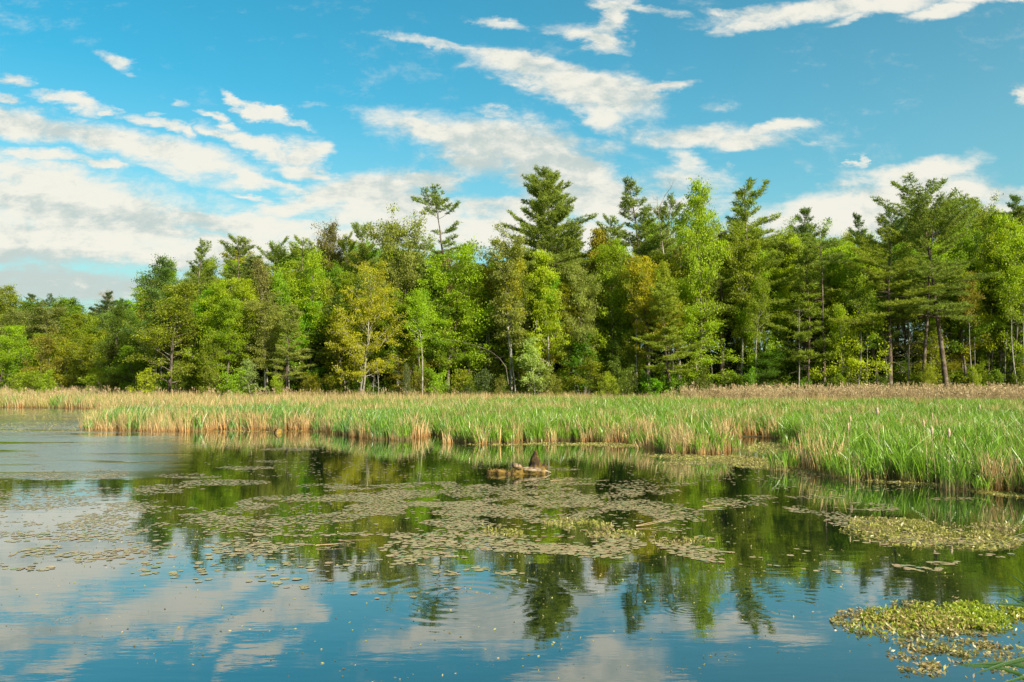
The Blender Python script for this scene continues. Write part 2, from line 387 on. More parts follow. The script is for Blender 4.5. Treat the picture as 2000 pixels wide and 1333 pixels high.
def broadleaf(seed, H=12.0, cb=0.3, Rc=3.2, limbs=34, leaves=20000, leaf=0.155, shape='oval', stems=1, trunk_mat=None, clump=0.33, droop=0.0, r0=None, subs=5):
    rg = np.random.default_rng(seed); T = Tubes(); nodes = []; nd = []
    for sidx in range(stems):
        base = np.array([0, 0, -0.1]) + (rg.normal(size=3) * [0.25, 0.25, 0] if stems > 1 else 0)
        lean = rg.normal(size=2) * (0.10 if stems > 1 else 0.03)
        tp = polyline(base, (lean[0], lean[1], 1), H * 0.97 * (1 if sidx == 0 else rg.uniform(.75, .95)), 10, rg, 0.05)
        rr = (r0 or H * 0.0115 + 0.02) / math.sqrt(stems)
        T.add(tp, rr * (1 - np.linspace(0, 1, 11) ** 0.9 * 0.93), 7)
        nl = limbs // stems
        for i in range(nl):
            t = cb + (0.98 - cb) * ((i + rg.uniform(0, 1)) / nl) ** 0.85
            q = (t - cb) / (1 - cb)
            if shape == 'oval': pr = math.sin(math.pi * min(1, 0.18 + 0.78 * q)) ** 0.7
            elif shape == 'spire': pr = (1 - q) ** 0.65 * 0.95 + 0.12
            elif shape == 'dome': pr = (1 - q ** 3) ** 0.6 * 0.9 + 0.12
            else: pr = 0.35 + 0.75 * q if q < 0.75 else 1.1 * (1 - (q - 0.75) / 0.25) ** 0.5 + 0.1
            L = Rc * pr * rg.uniform(0.55, 1.2) + 0.15
            az = i * 2.4 + rg.uniform(-.6, .6); el = R(rg.uniform(8, 35) + 40 * q)
            p0 = interp(tp, np.array(t))
            d = (math.cos(az) * math.cos(el), math.sin(az) * math.cos(el), math.sin(el))
            lp = polyline(p0, d, L, 5, rg, 0.16, 0.04 - droop)
            rb = rr * (1 - t * 0.9) * 0.45
            T.add(lp, rb * np.linspace(1, 0.2, 6) + 0.004, 4)
            for tt in np.linspace(0.35, 1, max(3, int(L * 2.2))): nodes.append(interp(lp, np.array(tt))); nd.append(d)
            for j in range(subs):
                t2 = rg.uniform(0.25, 0.95); ps = interp(lp, np.array(t2))
                d2 = unit(np.array(d) + rg.normal(size=3) * 0.7 + [0, 0, .15]); L2 = L * rg.uniform(0.2, 0.5) * (1.2 - t2 * .5)
                sp = polyline(ps, d2, L2, 3, rg, 0.2, -droop)
                T.add(sp, rb * 0.4 * np.linspace(1, 0.25, 4) + 0.003, 3)
                for tt in np.linspace(0.4, 1, max(2, int(L2 * 3))): nodes.append(interp(sp, np.array(tt))); nd.append(d2)
    nodes = np.array(nodes); nd = np.array(nd); k = len(nodes)
    w = rg.gamma(0.8, 1.0, k) + 0.06; w /= w.sum()
    idx = rg.choice(k, leaves, p=w)
    off = rg.normal(size=(leaves, 3)) * [clump, clump, clump * 0.5] * rg.uniform(.5, 1.2, (k, 1))[idx]
    c = nodes[idx] + off
    dirs = unit(nd[idx] * 0.6 + rg.normal(size=(leaves, 3)) * 0.8 + [0, 0, -0.15])
    L = leaf * rg.uniform(0.6, 1.3, leaves)
    v, q = leaf_cards(c, dirs, L, L * 0.62, rg, 0.6)
    clr = rg.random(k)[idx] * 0.5 + rg.random(leaves) * 0.5
    crown = mesh_np('crown', v, q, attrs={'rnd': ('FACE', clr)}, mats=(M_LEAF,))
    return T.mesh('trunk', trunk_mat or M_BARK), crown, H, Rc

def pine(seed, H=20.0, cb=0.4, Rc=3.6, spacing=0.75, per=5, tufts=1.0, profile='cone', bias=(0, 0), droop=0.0, miss=0.12, needle=0.25, up=0.5, r0=None, stubs=True, per_tuft=17):
    rg = np.random.default_rng(seed); T = Tubes(); C = []; Dn = []
    tp = polyline((0, 0, -0.1), (rg.normal() * .02, rg.normal() * .02, 1), H * 0.985, 14, rg, 0.025)
    rr = r0 or H * 0.0105 + 0.02
    T.add(tp, rr * (1 - np.linspace(0, 1, 15) * 0.95) + 0.01, 8)
    if stubs:
        for i in range(int(H * 1.6)):
            t = rg.uniform(0.16, cb + 0.1); az = rg.uniform(0, 6.28); L = rg.uniform(0.3, 1.7)
            sp = polyline(interp(tp, np.array(t)), (math.cos(az), math.sin(az), rg.uniform(-.3, .2)), L, 3, rg, 0.12, -0.05)
            T.add(sp, np.linspace(0.02, 0.006, 4), 3)
    nw = int(H * (1 - cb) / spacing)
    for wi in range(nw):
        q = (wi + rg.uniform(-.45, .45)) / nw; q = min(max(q, 0), 0.985); t = cb + (1 - cb) * q
        if profile == 'cone': pr = (1 - q) ** 0.75 * (0.75 + 0.25 * math.sin(q * 9 + seed)) + 0.10
        elif profile == 'full': pr = (1 - q) ** 0.55 * (0.88 + 0.10 * math.sin(q * 7 + seed)) + 0.08
        elif profile == 'flat': pr = 0.25 + 0.75 * abs(math.sin(q * 5.2 + 0.9)) * (1 - q * 0.45)
        elif profile == 'column': pr = (1 - q) ** 0.4 * 0.7 * (0.7 + 0.3 * math.sin(q * 13 + seed)) + 0.15
        else: pr = (1 - q ** 2) * 0.8 + 0.2
        az0 = rg.uniform(0, 6.28)
        for b in range(per):
            if rg.random() < miss: continue
            az = az0 + b * 2 * math.pi / per + rg.uniform(-.35, .35)
            L = Rc * pr * (rg.uniform(0.45, 1.2) if profile != 'full' else rg.uniform(.6, 1.15)) * (1 + bias[0] * math.cos(az - bias[1])) + 0.25
            if rg.random() < 0.07: L *= 1.35
            el = R(-8 - 8 * droop + ((50 if profile == 'full' else 66) * q ** 1.4)) + rg.uniform(-.08, .12)
            d = np.array((math.cos(az) * math.cos(el), math.sin(az) * math.cos(el), math.sin(el)))
            p0 = interp(tp, np.array(min(max(t + rg.uniform(-.018, .018), cb * .9), 0.99)))
            lp = polyline(p0, d, L, 5, rg, 0.07, 0.035 * up * 2)
            T.add(lp, (rr * (1 - t) * 0.35 + 0.012) * np.linspace(1, 0.25, 6), 4)
            n_sub = max(3, int(L * 4.2 * tufts))
            for j in range(n_sub):
                t2 = 0.28 + 0.72 * (j + rg.uniform(0, 1)) / n_sub
                ps = interp(lp, np.array(min(t2, 1.0)))
                side = 1 if j % 2 else -1
                h = np.array([-d[1], d[0], 0]) * side
                l2 = L * 0.32 * (1.15 - t2) + 0.22
                d2 = unit(d * 0.75 + h * rg.uniform(.5, 1.0) + [0, 0, rg.uniform(.0, .3)])
                nn = max(2, int(l2 * 3.2))
                sp = np.array([ps + d2 * l2 * s_ + np.array([0, 0, 0.10 * s_ * s_]) for s_ in np.linspace(0.25, 1, nn)])
                C.append(sp); Dn.append(np.repeat(d2[None], nn, 0))
            C.append(lp[-1:]); Dn.append(d[None])
    C.append(tp[-1:] + [[0, 0, 0.1]]); Dn.append(np.array([[0, 0, 1.]]))
    C = np.concatenate(C); Dn = np.concatenate(Dn); k = len(C)
    n = k * per_tuft; idx = np.repeat(np.arange(k), per_tuft)
    d = unit(Dn[idx] * 0.55 + rg.normal(size=(n, 3)) * 0.75 + [0, 0, 0.38])
    L = needle * rg.uniform(0.7, 1.35, n)[:, None]
    base = C[idx] + rg.normal(size=(n, 3)) * [0.09, 0.09, 0.045]
    sd = unit(np.cross(d, rg.normal(size=(n, 3)))) * 0.026 * (needle / 0.2)
    v = np.stack([base - sd, base + sd, base + d * L], 1).reshape(-1, 3)
    tr = np.arange(n * 3).reshape(n, 3)
    clr = rg.random(k)[idx] * 0.5 + rg.random(n) * 0.5
    crown = mesh_np('crown', v, tris=tr, attrs={'rnd': ('FACE', clr)}, mats=(M_NEEDLE,))
    return T.mesh('trunk', M_PINEBARK), crown, H, Rc

def dead_tree(seed, H=18.0, stubs=40, L0=1.6, fork=None, mat=None):
    rg = np.random.default_rng(seed); T = Tubes()
    tp = polyline((0, 0, -0.1), (0, 0, 1), H, 14, rg, 0.03)
    T.add(tp, (H * 0.009) * (1 - np.linspace(0, 1, 15) * 0.93) + 0.006, 6)
    for i in range(stubs):
        t = rg.uniform(0.25, 0.98); az = rg.uniform(0, 6.28); L = L0 * rg.uniform(0.3, 1.1) * (1.1 - t * .6)
        p = polyline(interp(tp, np.array(t)), (math.cos(az), math.sin(az), rg.uniform(-.1, .8)), L, 4, rg, 0.15, 0.03)
        T.add(p, np.linspace(0.025, 0.006, 5), 3)
        for k in range(2):
            q = polyline(p[2 + k], unit(p[-1] - p[0] + rg.normal(size=3) * .5), L * .4, 2, rg, .2); T.add(q, [0.010, 0.007, 0.004], 3)
    if fork:
        p = polyline(interp(tp, np.array(0.93)), fork[:3], fork[3], 7, rg, 0.12, 0.03); T.add(p, np.linspace(0.05, 0.01, 8), 4)
        for k in range(3, 7): T.add(polyline(p[k], (rg.normal() * .5, rg.normal() * .4, .8), .8, 3, rg, .2), [0.014, .01, .008, .005], 3)
    return T.mesh('trunk', mat or M_DEAD), H

KIND = {}
def proto(k, fn, *a, **kw): KIND[k] = fn(*a, **kw)
proto('oval1', broadleaf, 1); proto('oval2', broadleaf, 2, shape='oval', Rc=2.9, cb=0.22, limbs=40)
proto('dome1', broadleaf, 3, shape='dome', cb=0.28, Rc=3.6, limbs=38); proto('dome2', broadleaf, 4, shape='dome', cb=0.2, Rc=3.2, stems=2, limbs=40)
proto('spire1', broadleaf, 5, shape='spire', cb=0.2, Rc=2.6, trunk_mat=M_PALEBARK, clump=0.3); proto('spire2', broadleaf, 6, shape='spire', cb=0.3, Rc=2.2, clump=0.3)
proto('vase1', broadleaf, 7, shape='vase', cb=0.32, Rc=3.2, stems=2); proto('vase2', broadleaf, 8, shape='vase', cb=0.4, Rc=2.8, trunk_mat=M_PALEBARK)
proto('slim1', broadleaf, 9, shape='oval', cb=0.6, Rc=1.6, limbs=26, leaves=7000, trunk_mat=M_PALEBARK, r0=0.09)
proto('slim2', broadleaf, 10, shape='dome', cb=0.5, Rc=1.8, limbs=26, leaves=8000, trunk_mat=M_PALEBARK, r0=0.10)
proto('maple', broadleaf, 12, shape='oval', cb=0.18, Rc=4.4, H=13, limbs=46, leaves=24000, stems=2, trunk_mat=M_PALEBARK, clump=0.30)
proto('golden', broadleaf, 13, shape='dome', cb=0.3, Rc=3.0, H=13, limbs=40, leaves=20000, clump=0.30)
proto('layered', broadleaf, 14, shape='oval', cb=0.16, Rc=3.2, limbs=36, leaves=16000, clump=0.34, droop=0.05)
proto('young', broadleaf, 15, H=6, shape='oval', cb=0.12, Rc=1.8, limbs=26, leaves=5500, leaf=0.15, clump=0.28, stems=2, r0=0.06)
proto('young2', broadleaf, 16, H=6, shape='dome', cb=0.1, Rc=2.2, limbs=28, leaves=6500, leaf=0.15, clump=0.32, stems=3, r0=0.06)
proto('young3', broadleaf, 17, H=6, shape='spire', cb=0.1, Rc=1.5, limbs=28, leaves=4500, leaf=0.15, clump=0.22, r0=0.05, trunk_mat=M_PALEBARK)
proto('sparse', broadleaf, 18, shape='dome', cb=0.3, Rc=3.0, leaves=5000, clump=0.3, subs=8, trunk_mat=M_PALEBARK, leaf=0.12)
proto('shrub1', broadleaf, 21, H=2, shape='dome', cb=0.05, Rc=1.4, limbs=24, leaves=3600, leaf=0.12, clump=0.18, stems=4, r0=0.03)
proto('shrub2', broadleaf, 22, H=2, shape='oval', cb=0.05, Rc=1.1, limbs=22, leaves=2600, leaf=0.12, clump=0.16, stems=3, r0=0.03)
proto('tall1', broadleaf, 19, shape='dome', cb=0.5, Rc=2.4, H=16, limbs=34, trunk_mat=M_BARK); proto('tall2', broadleaf, 20, shape='oval', cb=0.42, Rc=2.2, H=16, limbs=36, trunk_mat=M_PALEBARK)
proto('p_full', pine, 31, H=24, cb=0.38, Rc=5.6, profile='full', spacing=0.52, per=7, miss=0.03, tufts=1.5, per_tuft=13)
proto('p_open', pine, 32, H=24, cb=0.62, Rc=4.0, profile='flat', spacing=1.0, per=5, miss=0.25, tufts=1.05)
proto('p_tall', pine, 33, H=24, cb=0.36, Rc=4.6, profile='cone', spacing=0.85, per=5, miss=0.15, bias=(0.35, 0.0), droop=0.3)
proto('p_a', pine, 34, H=22, cb=0.42, Rc=3.8, profile='cone', miss=0.15)
proto('p_b', pine, 35, H=22, cb=0.48, Rc=3.4, profile='column', miss=0.22, spacing=0.9)
proto('p_c', pine, 36, H=22, cb=0.40, Rc=4.2, profile='flat', miss=0.18, spacing=0.95)
proto('p_d', pine, 37, H=22, cb=0.45, Rc=4.4, profile='other', miss=0.2, spacing=1.0, bias=(0.3, 3.0))
proto('p_young', pine, 38, H=14, cb=0.30, Rc=2.1, profile='cone', spacing=0.6, per=5, up=1.0, r0=0.12)
proto('p_tuft', pine, 39, H=19, cb=0.80, Rc=1.9, profile='other', spacing=0.7, per=4, r0=0.13, miss=0.2)
proto('p_wide', pine, 40, H=22, cb=0.44, Rc=5.4, profile='flat', spacing=0.9, per=5, miss=0.12, droop=0.6)

rgt = np.random.default_rng(77)
def tree(kind, px, top, D, color, label, width=None, cat='tree', name='broadleaf_tree', group=None, lean=None, rz=None, base_z=None, var=0.10):
    tm, cm, H, Rc = KIND[kind]
    p = at(px, top, D); gz = float(ground_z(np.array([[p[0], D]]))[0])
    h = p[2] - gz; sz = h / H
    sx = sz if width is None else (width / F * D) / (2 * Rc * (0.74 if kind[:2] == 'p_' else 0.92))
    e = bpy.data.objects.new(name, None); COL.objects.link(e)
    e.location = (p[0], D, gz); e.rotation_euler = (lean[0] if lean else 0, lean[1] if lean else 0, rgt.uniform(0, 6.28) if rz is None else rz)
    e.scale = (sx, sx, sz); e['label'] = label; e['category'] = cat; e.empty_display_size = 0.5
    if group: e['group'] = group
    j = 1 + rgt.uniform(-var, var, 3)
    put('trunk', tm, e); put('crown', cm, e, color=tuple(np.array(color) * j))
    return e

GOLD = (0.345, 0.335, 0.02); YEL = (0.31, 0.38, 0.014); BRI = (0.26, 0.36, 0.012); MID = (0.22, 0.30, 0.012); DRK = (0.12, 0.18, 0.012)
PALE = (0.23, 0.26, 0.06); OLV = (0.22, 0.26, 0.02); BLU = (0.10, 0.17, 0.035); RUST = (0.30, 0.27, 0.03)
PN = (0.155, 0.205, 0.035); PND = (0.09, 0.14, 0.035); PNY = (0.20, 0.25, 0.03)
W = 'white_pine'
HERO = [
 # kind, px, top, D, colour, width, name, label
 ('p_full',1092,338,110,(.18, .235, .036),150,W,'tallest full-crowned dark pine standing above the middle of the wood'),
 ('p_open',884,388,112,PN,120,W,'lone open-crowned pine with flat tiers rising left of the biggest pine'),
 ('p_tall',1436,347,104,PNY,175,W,'tall ragged pine with long branches reaching right near its top'),
 ('p_a',1270,357,109,PN,125,W,'dark pine beside the bare snag, right of the biggest pine'),
 ('p_b',1300,380,111,PN,90,W,'thin pine directly behind the bare snag'),
 ('p_a',1550,404,122,PND,115,W,'dark bluish pine standing back between the ragged pine and the thin pole pine'),
 ('p_young',1574,486,98.5,PNY,80,W,'slender young pine with bare lower stem left of the thin pole pine'),
 ('p_tuft',1606,436,98,PN,60,W,'very thin pole-like pine with only a small tuft at its top'),
 ('p_d',1733,440,98.6,PNY,150,W,'pine with dark straight trunk, left one of the three big pines at the right'),
 ('p_wide',1795,408,98.2,PN,130,W,'pine with pale lit trunk, middle one of the three big pines at the right'),
 ('p_wide',1842,372,97.6,PN,185,W,'tallest and widest of the three big pines at the right'),
 ('p_a',1705,418,122,PND,80,W,'dark narrow pine behind the left one of the three big pines'),
 ('p_b',1748,405,126,PND,80,W,'dark pine top peeping out between the three big pines at the right'),
 ('p_c',1905,392,110,PNY,120,W,'yellowish pine just right of the tallest of the three big pines'),
 ('p_a',1995,376,112,PND,110,W,'very dark pine cut by the right edge of the picture'),
 ('p_tall',372,468,106,PN,92,W,'leftmost tall pine with stepped branches at the left end of the wood'),
 ('p_b',455,460,113,PN,95,W,'forked-looking pine second from the left end of the wood'),
 ('p_d',545,474,114,PN,110,W,'spreading flat-topped pine above the pale bright trees left of centre'),
 ('p_b',580,462,111,PNY,80,W,'narrow yellowish pine between the flat-topped pine and the brown tree'),
 ('p_c',722,446,112,PN,80,W,'dark pine just left of the tall pale green tree'),
 ('p_b',684,452,114,OLV,55,W,'thin half-bare pine right of the brownish tree'),
 ('p_b',1185,420,122,PN,75,W,'small pine top behind the rusty tree right of the biggest pine'),
 ('p_young',1310,560,97.5,PNY,85,W,'young soft-needled pine low in front of the golden tree'),
 ('p_young',560,600,97.8,PALE,60,W,'small greyish pine in the shade left of the big golden maple'),
 ('dome1',312,524,105,BLU,125,'broadleaf_tree','blue-green round tree at the very left corner of the tall wood'),
 ('layered',335,560,100.5,OLV,150,'broadleaf_tree','olive-yellow tree with layered branches under the leftmost tall pine'),
 ('spire1',412,545,101.5,BRI,80,'broadleaf_tree','bright green narrow tree right of the olive-yellow layered tree'),
 ('golden',492,548,101,YEL,100,'broadleaf_tree','yellow-green tree between the leftmost bright narrow tree and the big golden maple'),
 ('oval1',445,590,99.5,MID,100,'broadleaf_tree','mid green tree leaning over the small shrubs at the left'),
 ('vase2',525,600,99,PALE,90,'broadleaf_tree','grey-green slender-trunked tree left of the big golden maple'),
 ('dome2',605,500,105,BRI,125,'broadleaf_tree','bright green broad tree behind and left of the big golden maple'),
 ('dome1',640,458,116,(0.16,0.14,0.04),100,'broadleaf_tree','brownish budding tree on the skyline above the big golden maple'),
 ('maple',706,520,97.3,GOLD,150,'broadleaf_tree','big golden maple with pale twin trunk in front of the wood'),
 ('vase1',785,432,104,PALE,125,'broadleaf_tree','tall pale green feathery tree right of the big golden maple'),
 ('slim2',826,562,96.8,BRI,56,'broadleaf_tree','small bright green tree on a thin white stem'),
 ('spire2',750,470,106,MID,80,'broadleaf_tree','darker green tree left of the tall pale green feathery tree'),
 ('dome2',905,485,103.5,BRI,150,'broadleaf_tree','broad green tree under the lone open-crowned pine'),
 ('oval2',870,520,102,MID,95,'broadleaf_tree','mid green tree right of the tall pale green feathery tree'),
 ('vase2',1000,488,100.5,PALE,115,'broadleaf_tree','silvery grey-green tree left of and below the biggest pine'),
 ('spire1',1072,484,99.5,YEL,95,'broadleaf_tree','yellow-green narrow tree standing before the biggest pine'),
 ('oval1',1140,520,100,PALE,90,'broadleaf_tree','loose pale green tree right of and below the biggest pine'),
 ('spire2',1168,438,107,RUST,90,'broadleaf_tree','rust-tinted tree just right of the biggest pine'),
 ('oval2',1195,470,102,MID,120,'broadleaf_tree','mid green tree between the rust-tinted tree and the golden-topped tree'),
 ('golden',1262,503,98.4,GOLD,105,'broadleaf_tree','golden-topped tree right of centre with dark lower branches'),
 ('dome1',1362,388,101,BRI,135,'broadleaf_tree','very tall bright green tree left of the ragged pine'),
 ('layered',1370,560,98.8,BRI,130,'broadleaf_tree','bright layered tree below the very tall bright green tree'),
 ('dome2',1495,500,102,BRI,120,'broadleaf_tree','bright green tree filling the gap right of the ragged pine'),
 ('oval1',1530,470,108,YEL,110,'broadleaf_tree','yellow-green tree behind the slender young pine'),
 ('dome1',1650,500,107,BRI,140,'broadleaf_tree','fresh green broad tree right of the thin pole pine'),
 ('oval2',1700,478,112,BRI,120,'broadleaf_tree','fresh green tree behind the left one of the three big pines'),
 ('young2',1662,598,97.4,YEL,108,'broadleaf_tree','small bright yellow-green tree standing out before the right wood'),
 ('golden',1880,520,103,GOLD,110,'broadleaf_tree','yellow tree glowing behind the tallest of the three big pines'),
 ('dome2',1955,430,103,BRI,130,'broadleaf_tree','bright green tree near the right edge below the very dark pine'),
 ('vase1',1925,470,104,YEL,110,'broadleaf_tree','yellow-green tree with a brown trunk left of the right edge'),
 ('slim1',1985,520,98,MID,60,'broadleaf_tree','slim tree with a thin pale stem at the right edge'),
]
for (k, px, top, D, colr, w, nm, lb) in HERO:
    colr = tuple(np.array(colr) * (1.16, 1.18, 0.95))
    lean = None
    if lb.startswith('pine with dark straight'): lean = (0, R(-1.5))
    tree(k, px, top, D, colr, lb, width=w, name=nm, var=0.035, rz=0.0 if k == 'p_tall' else None, lean=lean)

# skyline of the wood, as picture heights over x, used to keep the trees further back below it
SKY = np.array([[-400,600],[0,600],[250,590],[262,560],[300,540],[340,545],[400,500],[500,500],[640,480],[760,470],[830,490],[960,500],[1050,490],
                [1140,470],[1250,450],[1340,440],[1400,430],[1500,450],[1560,450],[1640,475],[1700,460],[1780,420],[1860,400],[1920,410],[2000,400],[2500,390]])
def sky_at(px): return np.interp(px, SKY[:, 0], SKY[:, 1])
LAND = [(-100,'the picture\'s left edge'),(20,'the round skyline tree'),(120,'the two far dark pines'),(218,'the bare pinkish tree'),(312,'the blue-green corner tree'),(372,'the leftmost tall pine'),(455,'the forked-looking pine'),
        (545,'the flat-topped pine'),(640,'the brownish budding tree'),(706,'the big golden maple'),(785,'the tall pale feathery tree'),(826,'the small white-stemmed tree'),
        (884,'the lone open-crowned pine'),(1000,'the silvery tree'),(1085,'the tallest full-crowned pine'),(1168,'the rust-tinted tree'),(1262,'the golden-topped tree'),(1308,'the bare snag'),
        (1362,'the very tall bright tree'),(1436,'the ragged pine'),(1500,'the ragged pine pair'),(1574,'the slender young pine'),(1606,'the thin pole pine'),(1662,'the small bright front tree'),
        (1733,'the dark-trunked big pine'),(1795,'the pale-trunked pine'),(1842,'the tallest right-hand pine'),(1925,'the brown-trunked tree'),(1985,'the slim tree at the right edge'),(2200,'the right edge')]
CNAME = {BRI: 'bright green', MID: 'mid green', YEL: 'yellow-green', OLV: 'olive', PALE: 'pale green', DRK: 'dark green', PN: 'green', PND: 'dark green', PNY: 'yellowish'}
def where(px, behind=None):
    x, nm = min(LAND, key=lambda a: abs(a[0] - px)); d = px - x
    if behind and abs(d) < 14: return behind + ' ' + nm
    return ('just ' if abs(d) < 22 else '') + ('right' if d > 0 else 'left') + ' of ' + nm
greens = [BRI, MID, YEL, BRI, BRI, OLV, PALE, MID]
back_kinds = ['oval1', 'oval2', 'dome1', 'dome2', 'spire1', 'spire2', 'vase1', 'vase2', 'layered', 'golden']
for D0, step, lift in ((103.5, 60, 70), (109, 50, 35), (116, 54, 20), (125, 60, 8), (137, 70, 5), (152, 75, 5)):
    x = -160 if D0 > 115 else 250
    while x < 2260:
        px = x + rgt.uniform(-20, 20); D = D0 + rgt.uniform(-2, 2)
        wx = (px - 1000) / F * D
        if D > edge_y(wx) + 2:
            pinek = rgt.random() < (0.3 if px > 1150 else 0.18)
            top = sky_at(px) + lift * rgt.uniform(0.6, 1.8) + rgt.uniform(0, 14)
            row = 'near the front' if D0 < 105 else 'one row back' if D0 < 112 else 'halfway back' if D0 < 130 else 'deep inside'
            cc_ = greens[rgt.integers(len(greens))]
            if pinek:
                cc_ = [PN, PND, PNY][rgt.integers(3)]
                tree(rgt.choice(['p_a', 'p_b', 'p_c', 'p_d']), px, top - 8, D, cc_, CNAME[cc_] + ' pine ' + row + ', ' + where(px, 'directly behind'), width=rgt.uniform(80, 120), name=W, group='pines inside the wood', var=.2)
            else:
                tree(rgt.choice(['tall1', 'tall2', 'vase2', 'spire2', 'tall1'] if D0 < 112 and px > 1300 else back_kinds + ['tall1', 'tall2']), px, top, D, cc_, CNAME[cc_] + ' leafy tree ' + row + ', ' + where(px, 'directly behind'), width=rgt.uniform(68, 112), group='leafy trees inside the wood', var=.2)
        x += step * rgt.uniform(.75, 1.25)
# understorey at the front of the wood
for i in range(85):
    px = rgt.uniform(225, 2250) if i < 65 else rgt.uniform(225, 1250); wx = (px - 1000) / F * 100
    D = float(edge_y(wx)) + 2.0 + abs(rgt.normal()) * 5
    top = rgt.uniform(600, 705) if px < 1250 else rgt.uniform(655, 722)
    cc_ = [MID, DRK, BRI, MID, DRK][rgt.integers(5)]
    tree(rgt.choice(['young', 'young2', 'young3', 'layered']), px, top, D, cc_, ('tiny ' if top > 690 else 'low ' if top > 650 else 'taller ') + CNAME[cc_] + ' understorey tree ' + where(px, 'right under'), width=rgt.uniform(50, 110), name='understorey_tree', group='understorey trees along the foot of the wood', var=.2)
# thin stems seen against the dark
for i in range(46):
    px = rgt.uniform(300, 2050); wx = (px - 1000) / F * 100
    D = float(edge_y(wx)) + rgt.uniform(0.5, 7)
    cc_ = greens[rgt.integers(len(greens))]
    tree('slim1' if rgt.random() < .5 else 'slim2', px, rgt.uniform(500, 600), D, cc_, CNAME[cc_] + ' thin-stemmed tree ' + where(px, 'in front of'), width=rgt.uniform(30, 60), name='slender_tree', group='slender trees at the edge of the wood', var=.2)
# far wood at the left
FAR = [('dome1',12,572,168,MID,110,'round green tree on the skyline at the left edge'),('p_a',70,574,172,PND,80,'first dark pine on the far skyline from the left edge'),
       ('p_d',100,580,178,PND,70,'second dark pine on the far skyline from the left edge'),('dome2',135,588,172,MID,100,'rounded tree between the far dark pines on the left skyline'),
       ('p_a',185,571,166,PND,70,'taller dark pine left of the bare pinkish tree'),('sparse',218,568,172,(0.42,0.33,0.22),60,'almost bare pinkish tree on the far left skyline'),
       ('p_b',243,583,160,PND,50,'dark pine just right of the bare pinkish tree'),('vase2',95,612,158,PALE,100,'pale grey-green tree on the far left below the dark pines'),
       ('dome1',30,615,160,PALE,110,'pale grey-green tree at the left edge below the skyline'),('dome2',170,622,152,BRI,100,'fresh green tree below the bare pinkish tree')]
for (k, px, top, D, c_, w, lb) in FAR: tree(k, px, top, D, c_, lb, width=w, name=W if k[0] == 'p' else 'broadleaf_tree')
for i in range(26):
    px = rgt.uniform(-200, 262); D = rgt.uniform(162, 215)
    cc_ = [MID, DRK, MID, BRI][rgt.integers(4)]
    tree(rgt.choice(back_kinds), px, rgt.uniform(585, 620), D, cc_, CNAME[cc_] + ' tree of the distant wood ' + where(px, 'behind'), width=rgt.uniform(70, 110), group='trees of the distant wood', var=.15)
for i in range(30):
    px = -330 + 20 * i + rgt.uniform(-8, 8); wx = (px - 1000) / F * 140
    tree(rgt.choice(['dome2', 'young2', 'young', 'layered', 'slim2']), px, rgt.uniform(635, 672), rgt.uniform(138, 152), [YEL, YEL, BRI, OLV][i * 7 % 4], 'low ' + CNAME[[YEL, YEL, BRI, OLV][i * 7 % 4]] + ' tree before the distant wood, ' + where(px, 'in front of'), width=rgt.uniform(60, 100), group='low yellow-green trees at the far left', var=.15)
tree('dome2', 236, 612, 122, DRK, 'dark green bushy tree left of the blue-green corner tree', width=95)
tree('oval2', 285, 640, 110, MID, 'dense lower green tree hugging the left corner of the wood', width=100)
tree('young2', 205, 650, 128, BRI, 'light green low tree at the left foot of the wood', width=80)

# shrubs and saplings in front
SHR = [('young3',1045,660,96.2,(0.38,0.46,0.13),66,'sapling','bright silvery-leaved sapling in front of the dark wood below the biggest pine'),
       ('young3',492,704,95.8,(0.32,0.38,0.12),54,'sapling','pale knobbly sapling behind the bright bush at the left'),
       ('shrub1',458,738,95,BRI,70,'bush','bright green low bush at the foot of the pale knobbly sapling'),
       ('shrub2',543,740,96,YEL,26,'bush','small yellowish bush right of the pale knobbly sapling'),
       ('shrub2',290,726,97,YEL,46,'bush','rounded yellow-green bush at the left corner of the wood'),
       ('young3',797,712,96,(0.15,0.18,0.06),24,'sapling','small dull green sapling right of the big golden maple'),
       ('shrub1',1188,741,95.8,YEL,44,'bush','low yellow-green bush right of the bare vase-shaped bush'),
       ('shrub2',945,728,96.4,BLU,44,'bush','blue-green young bush left of the bright silvery-leaved sapling'),
       ('shrub2',1085,738,96.2,OLV,30,'bush','small brownish bush right of the bright silvery-leaved sapling'),
       ('shrub2',975,738,96.6,OLV,26,'bush','small olive bush left of the bright silvery-leaved sapling'),
       ('shrub1',55,738,112,YEL,80,'bush','wide yellow-green bush near the left edge of the marsh'),
       ('shrub1',88,736,110,BRI,50,'bush','green bush beside the wide yellow-green bush at the left'),
       ('shrub2',1905,725,96.5,YEL,26,'bush','small yellow bush between the right trunks'),
       ('shrub2',1636,735,96.5,BRI,28,'bush','small green bush at the foot of the thin pole pine'),
       ('shrub2',410,722,97,OLV,40,'bush','olive bush left of the bright green low bush'),
       ('young',410,655,97.2,MID,50,'sapling','thin bent sapling left of the pale knobbly sapling')]
for (k, px, top, D, c_, w, nm, lb) in SHR: tree(k, px, top, D, c_, lb, width=w, name=nm, cat='bush' if nm == 'bush' else 'sapling')
for i in range(46):
    px = rgt.uniform(150, 2150); wx = (px - 1000) / F * 98
    cc_ = [BRI, MID, OLV, DRK, MID][rgt.integers(5)]
    tree(rgt.choice(['shrub1', 'shrub2']), px, rgt.uniform(722, 744), float(edge_y(wx)) + rgt.uniform(-1.0, 2.5), cc_, 'low ' + CNAME[cc_] + ' marsh-edge bush ' + where(px, 'at the foot of'), width=rgt.uniform(25, 60), name='bush', cat='bush', group='low bushes along the wood edge', var=.2)

